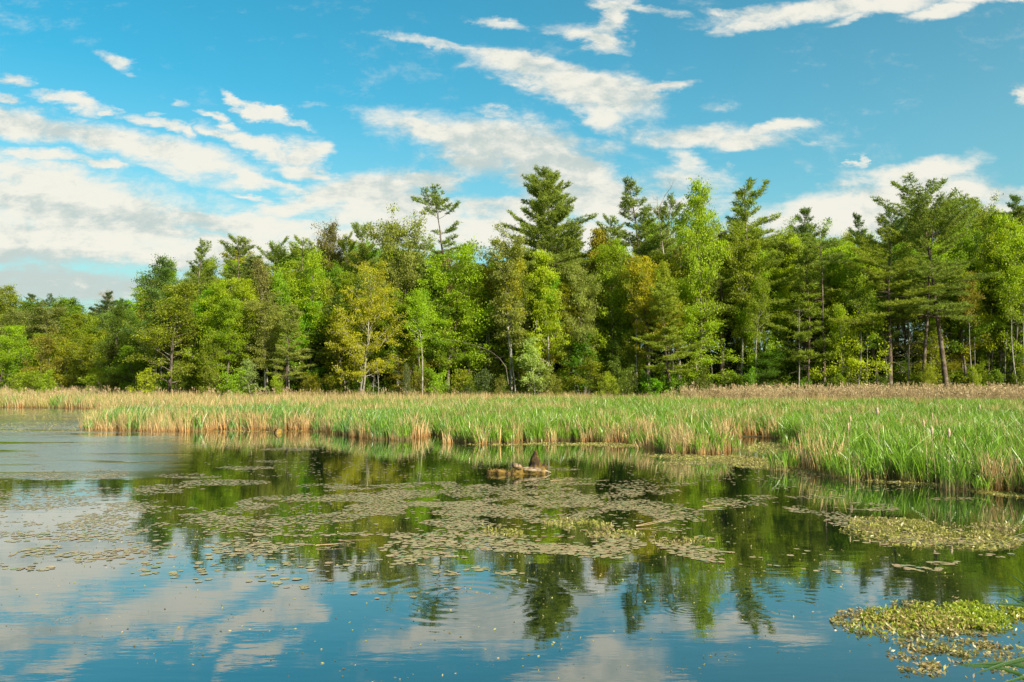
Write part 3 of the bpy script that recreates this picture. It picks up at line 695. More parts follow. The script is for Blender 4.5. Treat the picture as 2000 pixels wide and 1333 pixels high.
# bare snags
def snag(px, top, D, mesh, H, label, name='dead_tree', rz=0, cat='dead tree'):
    p = at(px, top, D); gz = float(ground_z(np.array([[p[0], D]]))[0])
    return put(name, mesh, loc=(p[0], D, gz), rz=rz, scale=(p[2] - gz) / H, label=label, category=cat)
m_, H_ = dead_tree(51, 20, 46, 2.6, fork=(0.55, 0, 0.9, 3.6)); snag(1308, 375, 107, m_, H_, 'bare grey snag with a bent top beside the dark pine')
m_, H_ = dead_tree(52, 14, 34, 1.8); snag(1560, 600, 98, m_, H_, 'thin dead stem with stubby twigs left of the slender young pine')
m_, H_ = dead_tree(53, 14, 70, 3.0); snag(1770, 600, 99.5, m_, H_, 'dead tree with drooping grey branches between the big right pines')
m_, H_ = dead_tree(54, 5, 8, 1.0, mat=M_PALEBARK); snag(740, 704, 96, m_, H_, 'short bare crooked branch standing up right of the golden maple')
m_, H_ = dead_tree(55, 4, 8, 0.8, mat=M_PALEBARK); snag(727, 728, 96, m_, H_, 'shortest bare twig beside the crooked branch')
# arched bare birch
T = Tubes(); a0 = at(993, 745, 97); arc = []
for (x, y) in [(993,752),(991,735),(988,718),(975,700),(955,686),(930,676),(900,668),(872,664)]: arc.append(at(x, y, 97) - np.array([a0[0], 97, 0]))
arc = np.array(arc); arc[:, 2] -= float(ground_z(np.array([[a0[0], 97]]))[0]); T.add(arc, np.linspace(0.055, 0.015, 8), 6)
rg_ = np.random.default_rng(5)
for k in range(3, 8):
    for j in range(4): T.add(polyline(arc[k], (rg_.normal() - .5, rg_.normal(), rg_.uniform(-.9, .6)), rg_.uniform(.5, 1.3), 3, rg_, .2), [.014, .01, .008, .005], 3)
put('bent_birch', T.mesh('bent_birch', M_BARK), loc=(a0[0], 97, 0.1), label='thin bare trunk arched over to the left in front of the dark wood', category='dead tree')
# bare vase-shaped bush
T = Tubes(); rg_ = np.random.default_rng(8)
for k in range(16):
    az = rg_.uniform(0, 6.28); T.add(polyline((0, 0, -.1), (math.cos(az) * .35, math.sin(az) * .35, 1), rg_.uniform(1.2, 2.6), 5, rg_, .09, .02), np.linspace(.03, .008, 6), 4)
p = at(1140, 745, 96); put('bare_bush', T.mesh('bare_bush', M_PALEBARK), loc=(p[0], 96, .1), label='leafless pale vase-shaped bush right of the bright sapling', category='bush')

# ------------------------------------------------------------------ scattering stuff with geometry nodes
def scatter(name, pts, rot, scl, idx, protos, **props):
    """one object that repeats small clumps at the given points"""
    me = bpy.data.meshes.new(name); me.vertices.add(len(pts)); me.vertices.foreach_set('co', np.asarray(pts, np.float32).ravel())
    for k, t, arr in (('rot', 'FLOAT', rot), ('scl', 'FLOAT', scl), ('idx', 'INT', idx)):
        a = me.attributes.new(k, t, 'POINT'); a.data.foreach_set('value', np.asarray(arr, np.float32 if t == 'FLOAT' else np.int32))
    me.update()
    col = bpy.data.collections.new(name + '_clumps')
    for i, pm in enumerate(protos):
        o = bpy.data.objects.new('%s_clump_%02d' % (name, i), pm); col.objects.link(o)
    ng = bpy.data.node_groups.new(name, 'GeometryNodeTree')
    ng.interface.new_socket('Geometry', in_out='INPUT', socket_type='NodeSocketGeometry'); ng.interface.new_socket('Geometry', in_out='OUTPUT', socket_type='NodeSocketGeometry')
    n, l = ng.nodes, ng.links
    gi = n.new('NodeGroupInput'); go = n.new('NodeGroupOutput'); ip = n.new('GeometryNodeInstanceOnPoints')
    ci = n.new('GeometryNodeCollectionInfo'); ci.inputs['Collection'].default_value = col; ci.inputs['Separate Children'].default_value = True; ci.inputs['Reset Children'].default_value = True
    def attr(k, t):
        a = n.new('GeometryNodeInputNamedAttribute'); a.data_type = t; a.inputs['Name'].default_value = k; return a.outputs[0]
    cx = n.new('ShaderNodeCombineXYZ'); l.new(attr('rot', 'FLOAT'), cx.inputs[2]); e2 = n.new('FunctionNodeEulerToRotation'); l.new(cx.outputs[0], e2.inputs[0])
    l.new(gi.outputs[0], ip.inputs['Points']); l.new(ci.outputs[0], ip.inputs['Instance']); ip.inputs['Pick Instance'].default_value = True
    l.new(attr('idx', 'INT'), ip.inputs['Instance Index']); l.new(e2.outputs[0], ip.inputs['Rotation']); l.new(attr('scl', 'FLOAT'), ip.inputs['Scale'])
    l.new(ip.outputs[0], go.inputs[0])
    o = put(name, me, kind='stuff', **props); md = o.modifiers.new('scatter', 'NODES'); md.node_group = ng
    return o

def blades(rg, n, rad, h0, h1, w, lean, curl, bend_down=0.0, segs=3, wind=(-0.22, 0.0)):
    """grass-like ribbons; returns verts, quads, per-face rnd and height"""
    az = rg.uniform(0, 6.28, n); rr = rad * np.sqrt(rg.random(n))
    b = np.stack([np.cos(az) * rr, np.sin(az) * rr, np.full(n, -0.06)], 1)
    H = rg.uniform(h0, h1, n); d = rg.uniform(0, 6.28, n); ln = np.abs(rg.normal(size=n)) * lean
    t = np.linspace(0, 1, segs + 1)
    dirx = np.cos(d) * ln + wind[0] * rg.uniform(.3, 1.4, n); diry = np.sin(d) * ln + wind[1]
    cx = t[None] ** 1.0 * 0.4 + t[None] ** 2.4 * curl * rg.uniform(.3, 1.6, n)[:, None]
    X = b[:, 0:1] + H[:, None] * cx * dirx[:, None]; Y = b[:, 1:2] + H[:, None] * cx * diry[:, None]
    Z = b[:, 2:3] + H[:, None] * (t[None] - bend_down * t[None] ** 3 * rg.uniform(0, 1, n)[:, None])
    P = np.stack([X, Y, Z], -1)
    f = rg.uniform(0, 6.28, n); side = np.stack([np.cos(f), np.sin(f) * .6, np.zeros(n)], 1)
    wd = w * rg.uniform(.6, 1.3, n)[:, None] * np.array([0.8, 1.0, 0.8, 0.12][:segs + 1] if segs == 3 else np.linspace(1, .15, segs + 1))[None]
    Lv = P - side[:, None] * wd[..., None] / 2; Rv = P + side[:, None] * wd[..., None] / 2
    V = np.stack([Lv, Rv], 2).reshape(-1, 3)
    base = np.arange(n)[:, None] * (segs + 1) * 2 + np.arange(segs)[None] * 2
    q = np.stack([base, base + 1, base + 3, base + 2], -1).reshape(-1, 4)
    rnd = np.repeat(rg.random(n), segs); hh = np.tile((np.arange(segs) + .5) / segs, n)
    hv = np.repeat(np.tile(t, n), 2)
    return V, q, rnd, hv

def blade_material(name, top, top2, base, transl=0.4, patch=0.5):
    m, N = new_mat(name)
    a = N.new('ShaderNodeAttribute', attribute_name='rnd'); hv = N.new('ShaderNodeAttribute', attribute_name='hgt')
    g = N.new('ShaderNodeNewGeometry').outputs['Position']
    oi = N.new('ShaderNodeObjectInfo').outputs['Random']
    f = N.math('ADD', N.math('MULTIPLY', a.outputs['Fac'], 0.6), N.math('MULTIPLY', N.math('SUBTRACT', N.noise(g, 0.16, 3), 0.3), 1.0))
    f = N.math('ADD', f, N.math('MULTIPLY', oi, 0.15))
    c = N.mix(N.ramp(f, 0.1, 0.95, smooth=False), c4(top), c4(top2))
    c = N.mix(N.ramp(hv.outputs['Fac'], 0.06, 0.5), c4(base), c)
    br = N.ramp(N.math('FRACT', N.math('MULTIPLY', a.outputs['Fac'], 7.7)), 0, 1, 0.45, 1.5, smooth=False)
    c = N.vmath('SCALE', c, scale=br)
    dif = N.new('ShaderNodeBsdfDiffuse'); N.l.new(c, dif.inputs[0]); tr = N.new('ShaderNodeBsdfTranslucent'); N.l.new(c, tr.inputs[0])
    mx = N.new('ShaderNodeMixShader'); mx.inputs[0].default_value = transl; N.l.new(dif.outputs[0], mx.inputs[1]); N.l.new(tr.outputs[0], mx.inputs[2])
    gl = N.new('ShaderNodeBsdfGlossy'); gl.inputs['Roughness'].default_value = 0.35
    m2 = N.new('ShaderNodeMixShader'); m2.inputs[0].default_value = 0.035; N.l.new(mx.outputs[0], m2.inputs[1]); N.l.new(gl.outputs[0], m2.inputs[2])
    out(N, m2.outputs[0]); return m
M_CAT = blade_material('cattail_blade', (0.11, 0.235, 0.012), (0.22, 0.38, 0.025), (0.28, 0.20, 0.08))
M_CATB = blade_material('cattail_blade_blue', (0.10, 0.25, 0.05), (0.22, 0.38, 0.07), (0.32, 0.22, 0.09))
M_TAN = blade_material('dead_blade', (0.46, 0.29, 0.12), (0.62, 0.45, 0.22), (0.46, 0.24, 0.07), transl=0.3)
M_PLUME = blade_material('reed_plume', (0.40, 0.29, 0.14), (0.52, 0.40, 0.22), (0.34, 0.25, 0.10), transl=0.3)
M_GRASS = blade_material('sedge', (0.20, 0.24, 0.03), (0.34, 0.34, 0.07), (0.20, 0.15, 0.05))

def clump_mesh(name, parts, mats):
    V, Q, Rn, Hv, Mi, n = [], [], [], [], [], 0
    for (v, q, r, h), mi in parts:
        V.append(v); Q.append(q + n); Rn.append(r); Hv.append(h); Mi.append(np.full(len(q), mi)); n += len(v)
    return mesh_np(name, np.concatenate(V), np.concatenate(Q), attrs={'rnd': ('FACE', np.concatenate(Rn)), 'hgt': ('POINT', np.concatenate(Hv))}, mats=mats, midx=np.concatenate(Mi))

rc = np.random.default_rng(3)
protos = []
for i in range(6):      # 0-5 green cattails
    protos.append(clump_mesh('cattails', [(blades(rc, 30, .38, .80, 1.22, .040, .30, .65, .16, wind=(-.12, 0)), 0), (blades(rc, 28, .40, .5, 1.05, .038, .40, .6, .16, wind=(-.14, 0)), 0), (blades(rc, 5, .38, .6, 1.2, .024, .4, .6, .25), 1)], (M_CAT, M_TAN)))
for i in range(3):      # 6-8 blue-green cattails
    protos.append(clump_mesh('cattails', [(blades(rc, 44, .38, .65, 1.35, .042, .34, .7, .2, wind=(-.10, 0)), 0), (blades(rc, 8, .38, .6, 1.2, .022, .4, .6, .25), 1)], (M_CATB, M_TAN)))
for i in range(4):      # 9-12 dead stalks
    protos.append(clump_mesh('dead_stalks', [(blades(rc, 38, .38, .55, 1.5, .024, .24, .5, .3, wind=(-.08, 0)), 0), (blades(rc, 6, .3, .9, 1.4, .026, .2, .6, .2), 1)], (M_TAN, M_CAT)))
def plume_clump(rg, h0, h1, n):
    v, q, r, h = blades(rg, n, .45, h0, h1, .012, .06, .3, 0, wind=(-.05, 0))
    tips = v.reshape(n, 4, 2, 3)[:, 3].mean(1)
    k = 7; idx = np.repeat(np.arange(n), k); c = tips[idx] + np.stack([rg.normal(size=n * k) * .03 - .02, rg.normal(size=n * k) * .03, rg.uniform(-.26, .03, n * k)], 1)
    d = unit(np.stack([rg.normal(size=n * k) * .4 - .2, rg.normal(size=n * k) * .4, np.ones(n * k)], 1))
    lv, lq = leaf_cards(c, d, .14, .045, rg)
    return [((v, q, r, h), 0), ((lv, lq, rg.random(n * k), np.ones(len(lv))), 0)]
for i in range(3):      # 13-15 tall plumed reeds
    protos.append(clump_mesh('plumed_reeds', plume_clump(rc, 1.7, 2.35, 12) + [(blades(rc, 18, .45, .9, 1.8, .02, .2, .6, .3), 0)], (M_PLUME,)))
for i in range(3):      # 16-18 yellow-green sedge
    protos.append(clump_mesh('sedge', [(blades(rc, 40, .42, .5, 1.15, .02, .3, .8, .2), 0), (blades(rc, 10, .4, .6, 1.3, .018, .3, .8, .3), 1)] , (M_GRASS, M_TAN)))

def field_points():
    P = []
    for (d0, d1, dens) in ((18, 34, 4.8), (34, 50, 4.4), (50, 70, 3.6), (70, 101, 2.8), (101, 170, 1.2)):
        x0, x1 = -d1 * 0.72 - 4, d1 * 0.72 + 4
        n = int((x1 - x0) * (d1 - d0) * dens); p = np.column_stack([rng.uniform(x0, x1, n), rng.uniform(d0, d1, n)])
        s = sdist(p); q_ = p[:, 0] / p[:, 1] * F + 1000; ok = (s > np.where((q_ > 1405) & (q_ < 1600) & (p[:, 1] < 48), .45, -.10)) & (p[:, 1] < edge_y(p[:, 0]) - 0.5) & (np.abs(p[:, 0]) < p[:, 1] * 0.70 + 3)
        p, s = p[ok], s[ok]; P.append(np.column_stack([p, s]))
    # extra band of stalks along the waterline
    seg = shore[2:]; L = np.linalg.norm(np.diff(seg, axis=0), axis=1); k = np.repeat(np.arange(len(L)), np.maximum(1, (L * 5).astype(int)))
    t = rng.random(len(k))[:, None]; p = seg[k] + (seg[k + 1] - seg[k]) * t + rng.normal(size=(len(k), 2)) * [.25, .25]
    q_ = p[:, 0] / p[:, 1] * F + 1000
    ok = (np.abs(p[:, 0]) < p[:, 1] * .72 + 2) & ~((q_ > 1415) & (q_ < 1575) & (rng.random(len(p)) < .85))
    P.append(np.column_stack([p, np.full(len(p), 0.05)])[ok])
    return np.concatenate(P)
FP = field_points(); X, Y, S = FP.T; XY = FP[:, :2]
pxx = X / Y * F + 1000
nz = vnoise(XY, 5.0, 1) * .55 + vnoise(XY, 1.7, 2) * .45; nz2 = vnoise(XY, 9.0, 4)
u_ = rng.random(len(FP))
idx = rng.integers(0, 6, len(FP))
blue = (pxx < 1000) & (u_ < np.clip((1000 - pxx) / 700, 0, .8)); idx[blue] = rng.integers(6, 9, blue.sum())
# dead stalks: patches, waterline
p_dead = 0.08 + .7 * np.clip((nz - np.where(pxx > 1050, .60, .54)) * 6, 0, 1) * np.clip((Y - 25) / 20, .3, 1)
p_dead = np.where(S < 0.8, .25 + .5 * (nz > .48), p_dead); p_dead = np.where((S < .9) & (pxx > 1500), .12 + .3 * (nz > .5), p_dead)
# tan belt at the back, much deeper at the left
belt = np.interp(pxx, [-400, 200, 260, 500, 700, 1300, 1400, 2400], [60, 60, 66, 69, 76, 92, 84, 80]) + (nz2 - .5) * 8
p_dead = np.where(Y > belt, .8, p_dead)
dead = rng.random(len(FP)) < p_dead; idx[dead] = rng.integers(9, 13, dead.sum())
plb = np.interp(pxx, [-400, 0, 700, 1300, 1385, 1420, 2400], [93, 92, 94, 93, 88, 83, 80])
pl = (Y > plb + (nz - .5) * 9 + (nz2 - .5) * 6) & (pxx > 1040) & (rng.random(len(FP)) < np.interp(pxx, [1040, 1300, 1370, 1450, 1900], [.03, .1, .6, .9, .95])); idx[pl] = rng.integers(13, 16, pl.sum())
sg = (Y > plb - 6 + (nz2 - .5) * 10) & (pxx < 900) & (rng.random(len(FP)) < .62); idx[sg] = rng.integers(16, 19, sg.sum())
sp = sg & (rng.random(len(FP)) < .16); idx[sp] = 13 + (rng.random(sp.sum()) * 3).astype(int)
ed = (Y > 92) & (pxx > 1250) & ~pl & (rng.random(len(FP)) < .4); idx[ed] = rng.integers(16, 19, ed.sum())
scl = rng.uniform(.8, 1.15, len(FP)) * np.where(S < .3, rng.uniform(.55, 1.0, len(FP)), 1.0)
scl = scl * np.where(pl, rng.uniform(.7, 1.05, len(FP)), np.interp(Y, [60, 90], [1.0, 1.14]))
scl = scl * np.where((idx > 12) & (idx < 16) & (pxx < 1300), .72, 1) * np.where((Y > belt) & (idx < 13), np.interp(pxx, [0, 1300, 1500], [1.15, 1.0, 1.1]), 1)
rot = rng.uniform(-.7, .7, len(FP))
scatter('cattail_marsh', np.column_stack([XY, np.maximum(ground_z(XY), -.02)]), rot, scl, idx, protos, label='broad marsh of green cattails mixed with tan dead reeds between the pond and the wood')

# small separate tufts standing in the water
def tuft(px, py, n, r, h0, h1, mats, label, w=.026):
    c = ground(px, py); rg = np.random.default_rng(int(px)); a = blades(rg, n, r, h0, h1, w, .22, .8, .15)
    put('cattail_tuft', clump_mesh('cattail_tuft', [(a, 0)], mats), loc=(c[0], c[1], 0), label=label, category='reed tuft')
tuft(1522, 920, 46, .30, .6, 1.0, (M_CAT,), 'single green cattail tuft on the weedy inlet left of the near reeds')
tuft(1250, 876, 26, .25, .25, .6, (M_TAN,), 'small tan tuft of broken stalks before the reed edge right of the stump')
tuft(876, 866, 30, .3, .3, .7, (M_TAN,), 'tan stubble tuft at the gap in the reed edge left of the stump')
tuft(192, 842, 34, .5, .3, .8, (M_TAN,), 'ragged tan tuft at the left tip of the near reed bed')

# forest undergrowth: dark low leaves that nobody could count
def leafclump(seed, n, r, h, leaf=.16):
    rg = np.random.default_rng(seed); c = rg.normal(size=(n, 3)) * [r, r, h * .4] + [0, 0, h * .5]; c[:, 2] = np.abs(c[:, 2])
    v, q = leaf_cards(c, rg.normal(size=(n, 3)), leaf * rg.uniform(.6, 1.3, n), leaf * .6, rg)
    return mesh_np('undergrowth', v, q, attrs={'rnd': ('FACE', rg.random(n))}, mats=(M_UNDER,))
m, N = new_mat('undergrowth_leaf'); a = N.new('ShaderNodeAttribute', attribute_name='rnd')
c = N.mix(a.outputs['Fac'], c4((0.05, 0.10, 0.010)), c4((0.13, 0.21, 0.015)))
dif = N.new('ShaderNodeBsdfDiffuse'); N.l.new(c, dif.inputs[0]); tr = N.new('ShaderNodeBsdfTranslucent'); N.l.new(c, tr.inputs[0]); mx = N.new('ShaderNodeMixShader'); mx.inputs[0].default_value = .4
N.l.new(dif.outputs[0], mx.inputs[1]); N.l.new(tr.outputs[0], mx.inputs[2]); out(N, mx.outputs[0]); M_UNDER = m
ug = [leafclump(60 + i, 420, .8, 1.3) for i in range(4)]
n = 5200; p = np.column_stack([rng.uniform(-175, 115, n), rng.random(n) ** 1.6 * 75]); p[:, 1] += edge_y(p[:, 0]) + 0.6
tall = np.clip((p[:, 1] - edge_y(p[:, 0])) / 30, 0, 1)
scatter('forest_undergrowth', np.column_stack([p, ground_z(p)]), rng.uniform(0, 6.28, n), rng.uniform(.6, 1.3, n) + tall * 2.6, rng.integers(0, 4, n), ug, label='dark leafy undergrowth on the floor of the wood')

# ------------------------------------------------------------------ cattail stalks with seed heads
def seed_stalk_mesh(H, fluffy):
    rg = np.random.default_rng(int(H * 100)); T = Tubes(); T.add(polyline((0, 0, -.1), (-.02, 0, 1), H, 5, rg, .02), np.linspace(.008, .005, 6), 5)
    S = Tubes(); z = np.linspace(H - .38, H - .12, 7); prof = np.array([.006, .02, .027, .03, .028, .018, .005]) * (1.5 if fluffy else 1.0)
    tp = T.v[0].reshape(6, 5, 3).mean(1); x = np.interp(z, tp[:, 2], tp[:, 0]); y = np.interp(z, tp[:, 2], tp[:, 1])
    S.add(np.column_stack([x, y, z]), prof, 8)
    return T.mesh('stem', M_TANP), S.mesh('seed_head', M_HEAD)
def plain(name, col, col2, rough=.8, scale=20):
    m, N = new_mat(name); tc = N.new('ShaderNodeTexCoord').outputs['Object']; c = N.mix(N.ramp(N.noise(tc, scale, 4), .35, .65), c4(col), c4(col2))
    p = N.new('ShaderNodeBsdfPrincipled'); N.l.new(c, p.inputs['Base Color']); p.inputs['Roughness'].default_value = rough; out(N, p.outputs[0]); return m
M_TANP = plain('dry_stem', (.28, .20, .10), (.42, .31, .17)); M_HEAD = plain('seed_fluff', (.30, .21, .12), (.45, .35, .23))
for i, (px, py, D, lb) in enumerate([(1716,797,27,'tallest fluffy cattail seed head standing above the near reeds at the right'),(1657,826,25.5,'pale cattail head left of the tallest fluffy one'),
        (1665,812,31,'cattail head just behind and left of the tallest fluffy one'),(1811,820,25,'fluffy cattail head right of the tallest one'),(1826,833,24,'lower cattail head beside the fluffy one at the right'),
        (1825,806,33,'small cattail head further back at the right'),(1912,790,36,'pale broken cattail head far right in the marsh'),(1378,798,47,'cattail head standing over the middle of the marsh right of the stump'),
        (1852,838,23.5,'short cattail head over the brown gap in the near reeds'),(492,776,56,'dark brown lone stalk above the left reed bed')]):
    p = at(px, py, D); e = bpy.data.objects.new('cattail_stalk', None); COL.objects.link(e); e.location = (p[0], D, 0.02)
    e['label'] = lb; e['category'] = 'cattail'; e['group'] = 'cattail stalks with seed heads above the marsh'
    a, b = seed_stalk_mesh(max(1.3, p[2] + .12), i % 2 == 0); put('stem', a, e); put('seed_head', b, e)

# ------------------------------------------------------------------ driftwood log and stump in the pond
def lumpy(n_u, pts, rad, amp, seed, mat, name, flat=1.0, cap=True):
    """an uneven log: rings along pts, radius shaken by noise"""
    rg = np.random.default_rng(seed); pts = np.asarray(pts, float); n = len(pts)
    t = unit(np.gradient(pts, axis=0)); ref = np.array([0, 0, 1.]) if abs(t[0, 2]) < .8 else np.array([0, 1., 0])
    a = unit(np.cross(t, ref)); b = np.cross(t, a); th = np.arange(n_u) * 2 * math.pi / n_u
    g = rg.normal(size=(n, n_u)); g = (g + np.roll(g, 1, 1) + np.roll(g, -1, 1)) / 1.7; ridge = rg.normal(size=n_u)[None] * .8
    r = np.asarray(rad)[:, None] * (1 + amp * (g * .6 + ridge))
    v = pts[:, None] + r[..., None] * (np.cos(th)[None, :, None] * a[:, None] + flat * np.sin(th)[None, :, None] * b[:, None])
    v = v.reshape(-1, 3); i = np.arange(n - 1)[:, None] * n_u; j = np.arange(n_u)[None]; j2 = (j + 1) % n_u
    q = np.stack([i + j, i + j2, i + n_u + j2, i + n_u + j], -1).reshape(-1, 4)
    v = np.concatenate([v, pts[:1], pts[-1:]]); k = n * n_u
    tr = [(k, (x + 1) % n_u, x) for x in range(n_u)] + [(k + 1, (n - 1) * n_u + x, (n - 1) * n_u + (x + 1) % n_u) for x in range(n_u)]
    return mesh_np(name, v, q, tr, mats=(mat,), smooth=False)
M_MOSSLOG = bark_material('mossy_log', (0.20, 0.13, 0.05), (0.015, 0.009, 0.004), (0.32, 0.22, 0.10), moss=0.6)
M_PALELOG = bark_material('pale_log', (0.30, 0.22, 0.13), (0.06, 0.035, 0.02), (0.42, 0.33, 0.22))
M_STUMP = bark_material('rotten_stump', (0.045, 0.028, 0.014), (0.012, 0.008, 0.005), (0.09, 0.06, 0.025), moss=0.25)
g0 = ground(1008, 926)
e = bpy.data.objects.new('driftwood_log', None); COL.objects.link(e); e.location = (g0[0], g0[1], 0); e['label'] = 'rotting mossy log lying in the pond beside the pointed stump'; e['category'] = 'log'
xs = np.linspace(-.92, .92, 26)
put('log', lumpy(14, np.column_stack([xs, .03 * np.sin(xs * 5), .045 + .02 * np.sin(xs * 7)]), (.10 + .025 * np.sin(xs * 9) + .02 * np.sin(xs * 3)), .30, 4, M_MOSSLOG, 'log', flat=.95), e)
xs = np.linspace(-.15, .42, 10)
put('broken_limb', lumpy(12, np.column_stack([xs * .8 - .0, xs * .3 + .05, .24 - xs * .35]), [.05, .09, .10, .09, .085, .08, .07, .06, .05, .03], .16, 5, M_PALELOG, 'broken_limb'), e, color=None)
put('root_strand', lumpy(8, np.array([[.15, -.08, .13], [.35, -.12, .15], [.55, -.13, .13], [.75, -.11, .11], [.92, -.08, .06]]), [.02, .04, .045, .04, .02], .1, 6, M_PALELOG, 'root_strand'), e)
put('root_strand', lumpy(8, np.array([[.05, -.02, .17], [.3, -.05, .19], [.55, -.04, .18], [.85, .02, .12], [1.1, .1, .03]]), [.02, .035, .04, .04, .02], .1, 7, M_PALELOG, 'root_strand'), e)
rs = np.random.default_rng(9); v, q = leaf_cards(np.column_stack([rs.uniform(-.9, .7, 320), rs.normal(size=320) * .05 - .03, rs.uniform(.07, .17, 320)]), rs.normal(size=(320, 3)) + [0, 0, .4], .035, .02, rs)
M_MOSS = plain('moss', (.16, .11, .012), (.30, .21, .03)); put('moss', mesh_np('moss', v, q, mats=(M_MOSS,)), e, kind='stuff')
g1 = ground(1047, 921)
z = np.linspace(-.1, .66, 14); tt = np.clip(z / .66, 0, 1)
rad = .06 + .27 * (1 - tt) ** 1.35 + .012 * np.sin(z * 20)
rad[-1] = .012
st = put('pointed_stump', lumpy(16, np.column_stack([-.06 * np.sin(tt * 3) + .03, 0 * z, z]), rad, .17, 12, M_STUMP, 'pointed_stump'), loc=(g1[0] - .02, g1[1] + .22, 0), label='pointed rotten stump with a mossy, sunlit-coloured edge rising from the pond behind the log', category='stump')
put('splinter', lumpy(6, np.array([[.0, 0, .5], [-.03, 0, .6], [-.05, .0, .72]]), [.03, .02, .006], .1, 13, M_STUMP, 'splinter'), st)
put('splinter', lumpy(6, np.array([[.05, 0, .45], [.045, 0, .58], [.04, .0, .66]]), [.03, .02, .006], .1, 14, M_MOSSLOG, 'splinter'), st)
rs = np.random.default_rng(10); n = 500; t_ = rs.random(n); v, q = leaf_cards(np.column_stack([.05 + .2 * (1 - t_) ** 1.6, rs.normal(size=n) * .05, t_ * .6]), rs.normal(size=(n, 3)), .03, .02, rs)  # moss kept to the right edge, its gold painting in the sunlit side
put('moss', mesh_np('moss', v, q, mats=(M_MOSS,)), st, kind='stuff')
g2 = ground(543, 846)
z = np.linspace(-.1, .27, 8); put('mossy_stump', lumpy(12, np.column_stack([0 * z, 0 * z, z]), [.24, .22, .20, .19, .19, .17, .12, .04], .2, 15, M_MOSSLOG, 'mossy_stump'), loc=(g2[0], g2[1], 0), label='small mossy stump at the water edge of the left reed bed', category='stump')
for (px, py, L, a, lb) in [(1290, 1030, 1.0, .5, 'pale dry reed stalk lying on the lily pads right of centre'), (700, 1058, .7, -.5, 'short tan stick floating below the lily pads left of centre'),
                           (645, 1068, .5, .3, 'small broken reed piece floating left of the tan stick'), (1405, 992, .8, .25, 'thin pale stalk at the right end of the lily pads'), (1105, 941, .9, .05, 'pale floating plank-like stick right of the stump')]:
    c = ground(px, py); T = Tubes(); rg = np.random.default_rng(int(px))
    for k in range(2): T.add(polyline((-L / 2, (k - 1) * .06, .02), (math.cos(a + k * .1), math.sin(a + k * .1), .05), L * (1 - k * .2), 5, rg, .05), np.linspace(.007, .003, 6), 4)
    put('floating_stalk', T.mesh('floating_stalk', M_TANP), loc=(c[0], c[1], .01), label=lb, category='stick')

# ------------------------------------------------------------------ lily pads
# patches: centre x, y, half width, half height (picture), tilt, cover
PADS = [(700,985,240,24,0,.9),(900,975,270,34,0,1.),(1060,1010,280,40,2,1.),(1000,1050,260,30,3,.95),(1180,970,120,22,8,.75),(1290,1000,90,20,8,.8),(1230,1020,120,22,4,.9),
        (560,1012,150,14,0,.8),(470,1010,90,20,-4,.5),(640,950,60,6,0,.7),(720,960,90,12,0,.9),(980,945,120,8,0,.7),(1430,978,90,8,-5,.7),(1370,990,80,8,0,.5),(1590,970,60,5,0,.4),
        (1130,1070,100,20,8,.8),(1350,1065,80,26,10,.6),(1380,1085,50,14,10,.7),(560,1035,170,14,0,.5),(700,1035,120,12,0,.5),(460,1065,90,22,5,.45),(560,1070,60,10,0,.3),(330,1015,100,26,0,.42),
        (840,1092,80,16,4,.7),(900,1105,60,10,4,.5),(870,1118,40,6,0,.5),(1000,1118,30,6,0,.4),(820,1070,80,16,0,.4),
        (330,955,70,9,0,.7),(380,930,80,5,0,.6),(440,943,90,6,0,.7),(480,915,60,4,0,.6),(540,902,60,3,0,.5),(560,878,60,4,0,.6),(640,880,30,3,0,.6),(430,870,90,5,0,.3),(300,960,40,6,0,.5),
        (200,925,50,10,0,.7),(110,930,130,9,0,.5),(20,935,80,10,0,.5),(30,890,50,4,0,.6),(120,915,60,5,0,.3),(240,975,90,12,0,.5),(90,965,120,12,0,.35),(190,960,60,8,0,.3),
        (60,1010,130,24,4,.45),(200,1000,130,20,0,.45),(120,1000,200,30,0,.3),(30,1035,60,18,0,.4),(180,1050,80,8,0,.4),(240,1030,100,16,0,.35),(100,1020,300,40,0,.12),
        (60,1085,60,14,-14,.75),(110,1095,60,12,-14,.7),(30,1105,36,10,0,.75),(70,1108,40,8,0,.8),(200,1085,70,8,-10,.45),(270,1075,80,10,-10,.4),(300,1060,100,10,0,.35),(360,1050,60,14,0,.35),
        (1700,993,70,5,2,.7),(1690,985,50,4,0,.4),(1560,995,28,7,5,.8),(1650,1010,70,8,8,.5),(1480,1012,20,5,0,.6),(1820,1060,160,16,3,.6),(1900,1075,110,14,3,.6),(1880,1100,70,5,0,.5),(1800,1112,70,5,5,.7),
        (1750,1035,140,16,8,.5),(1950,1045,100,20,0,.4),(1870,975,60,3,0,.3),(1100,936,60,3,0,.4),(1500,985,120,5,0,.3),(1100,915,40,5,0,.6),(1000,940,50,4,0,.5),(1340,905,80,4,0,.4),
        (1420,1065,30,6,0,.4),(1420,1100,60,14,0,.08),(1550,1100,200,30,0,.04),(500,1100,300,40,0,.05),(700,1140,200,40,0,.025),(1250,960,80,8,0,.4),(1240,945,120,8,0,.3),(1420,920,200,30,0,.06),(700,900,300,40,0,.03),(1650,950,200,10,0,.1),
        (60,840,150,12,0,.45),(110,815,120,10,0,.5),(150,868,150,5,0,.15)]
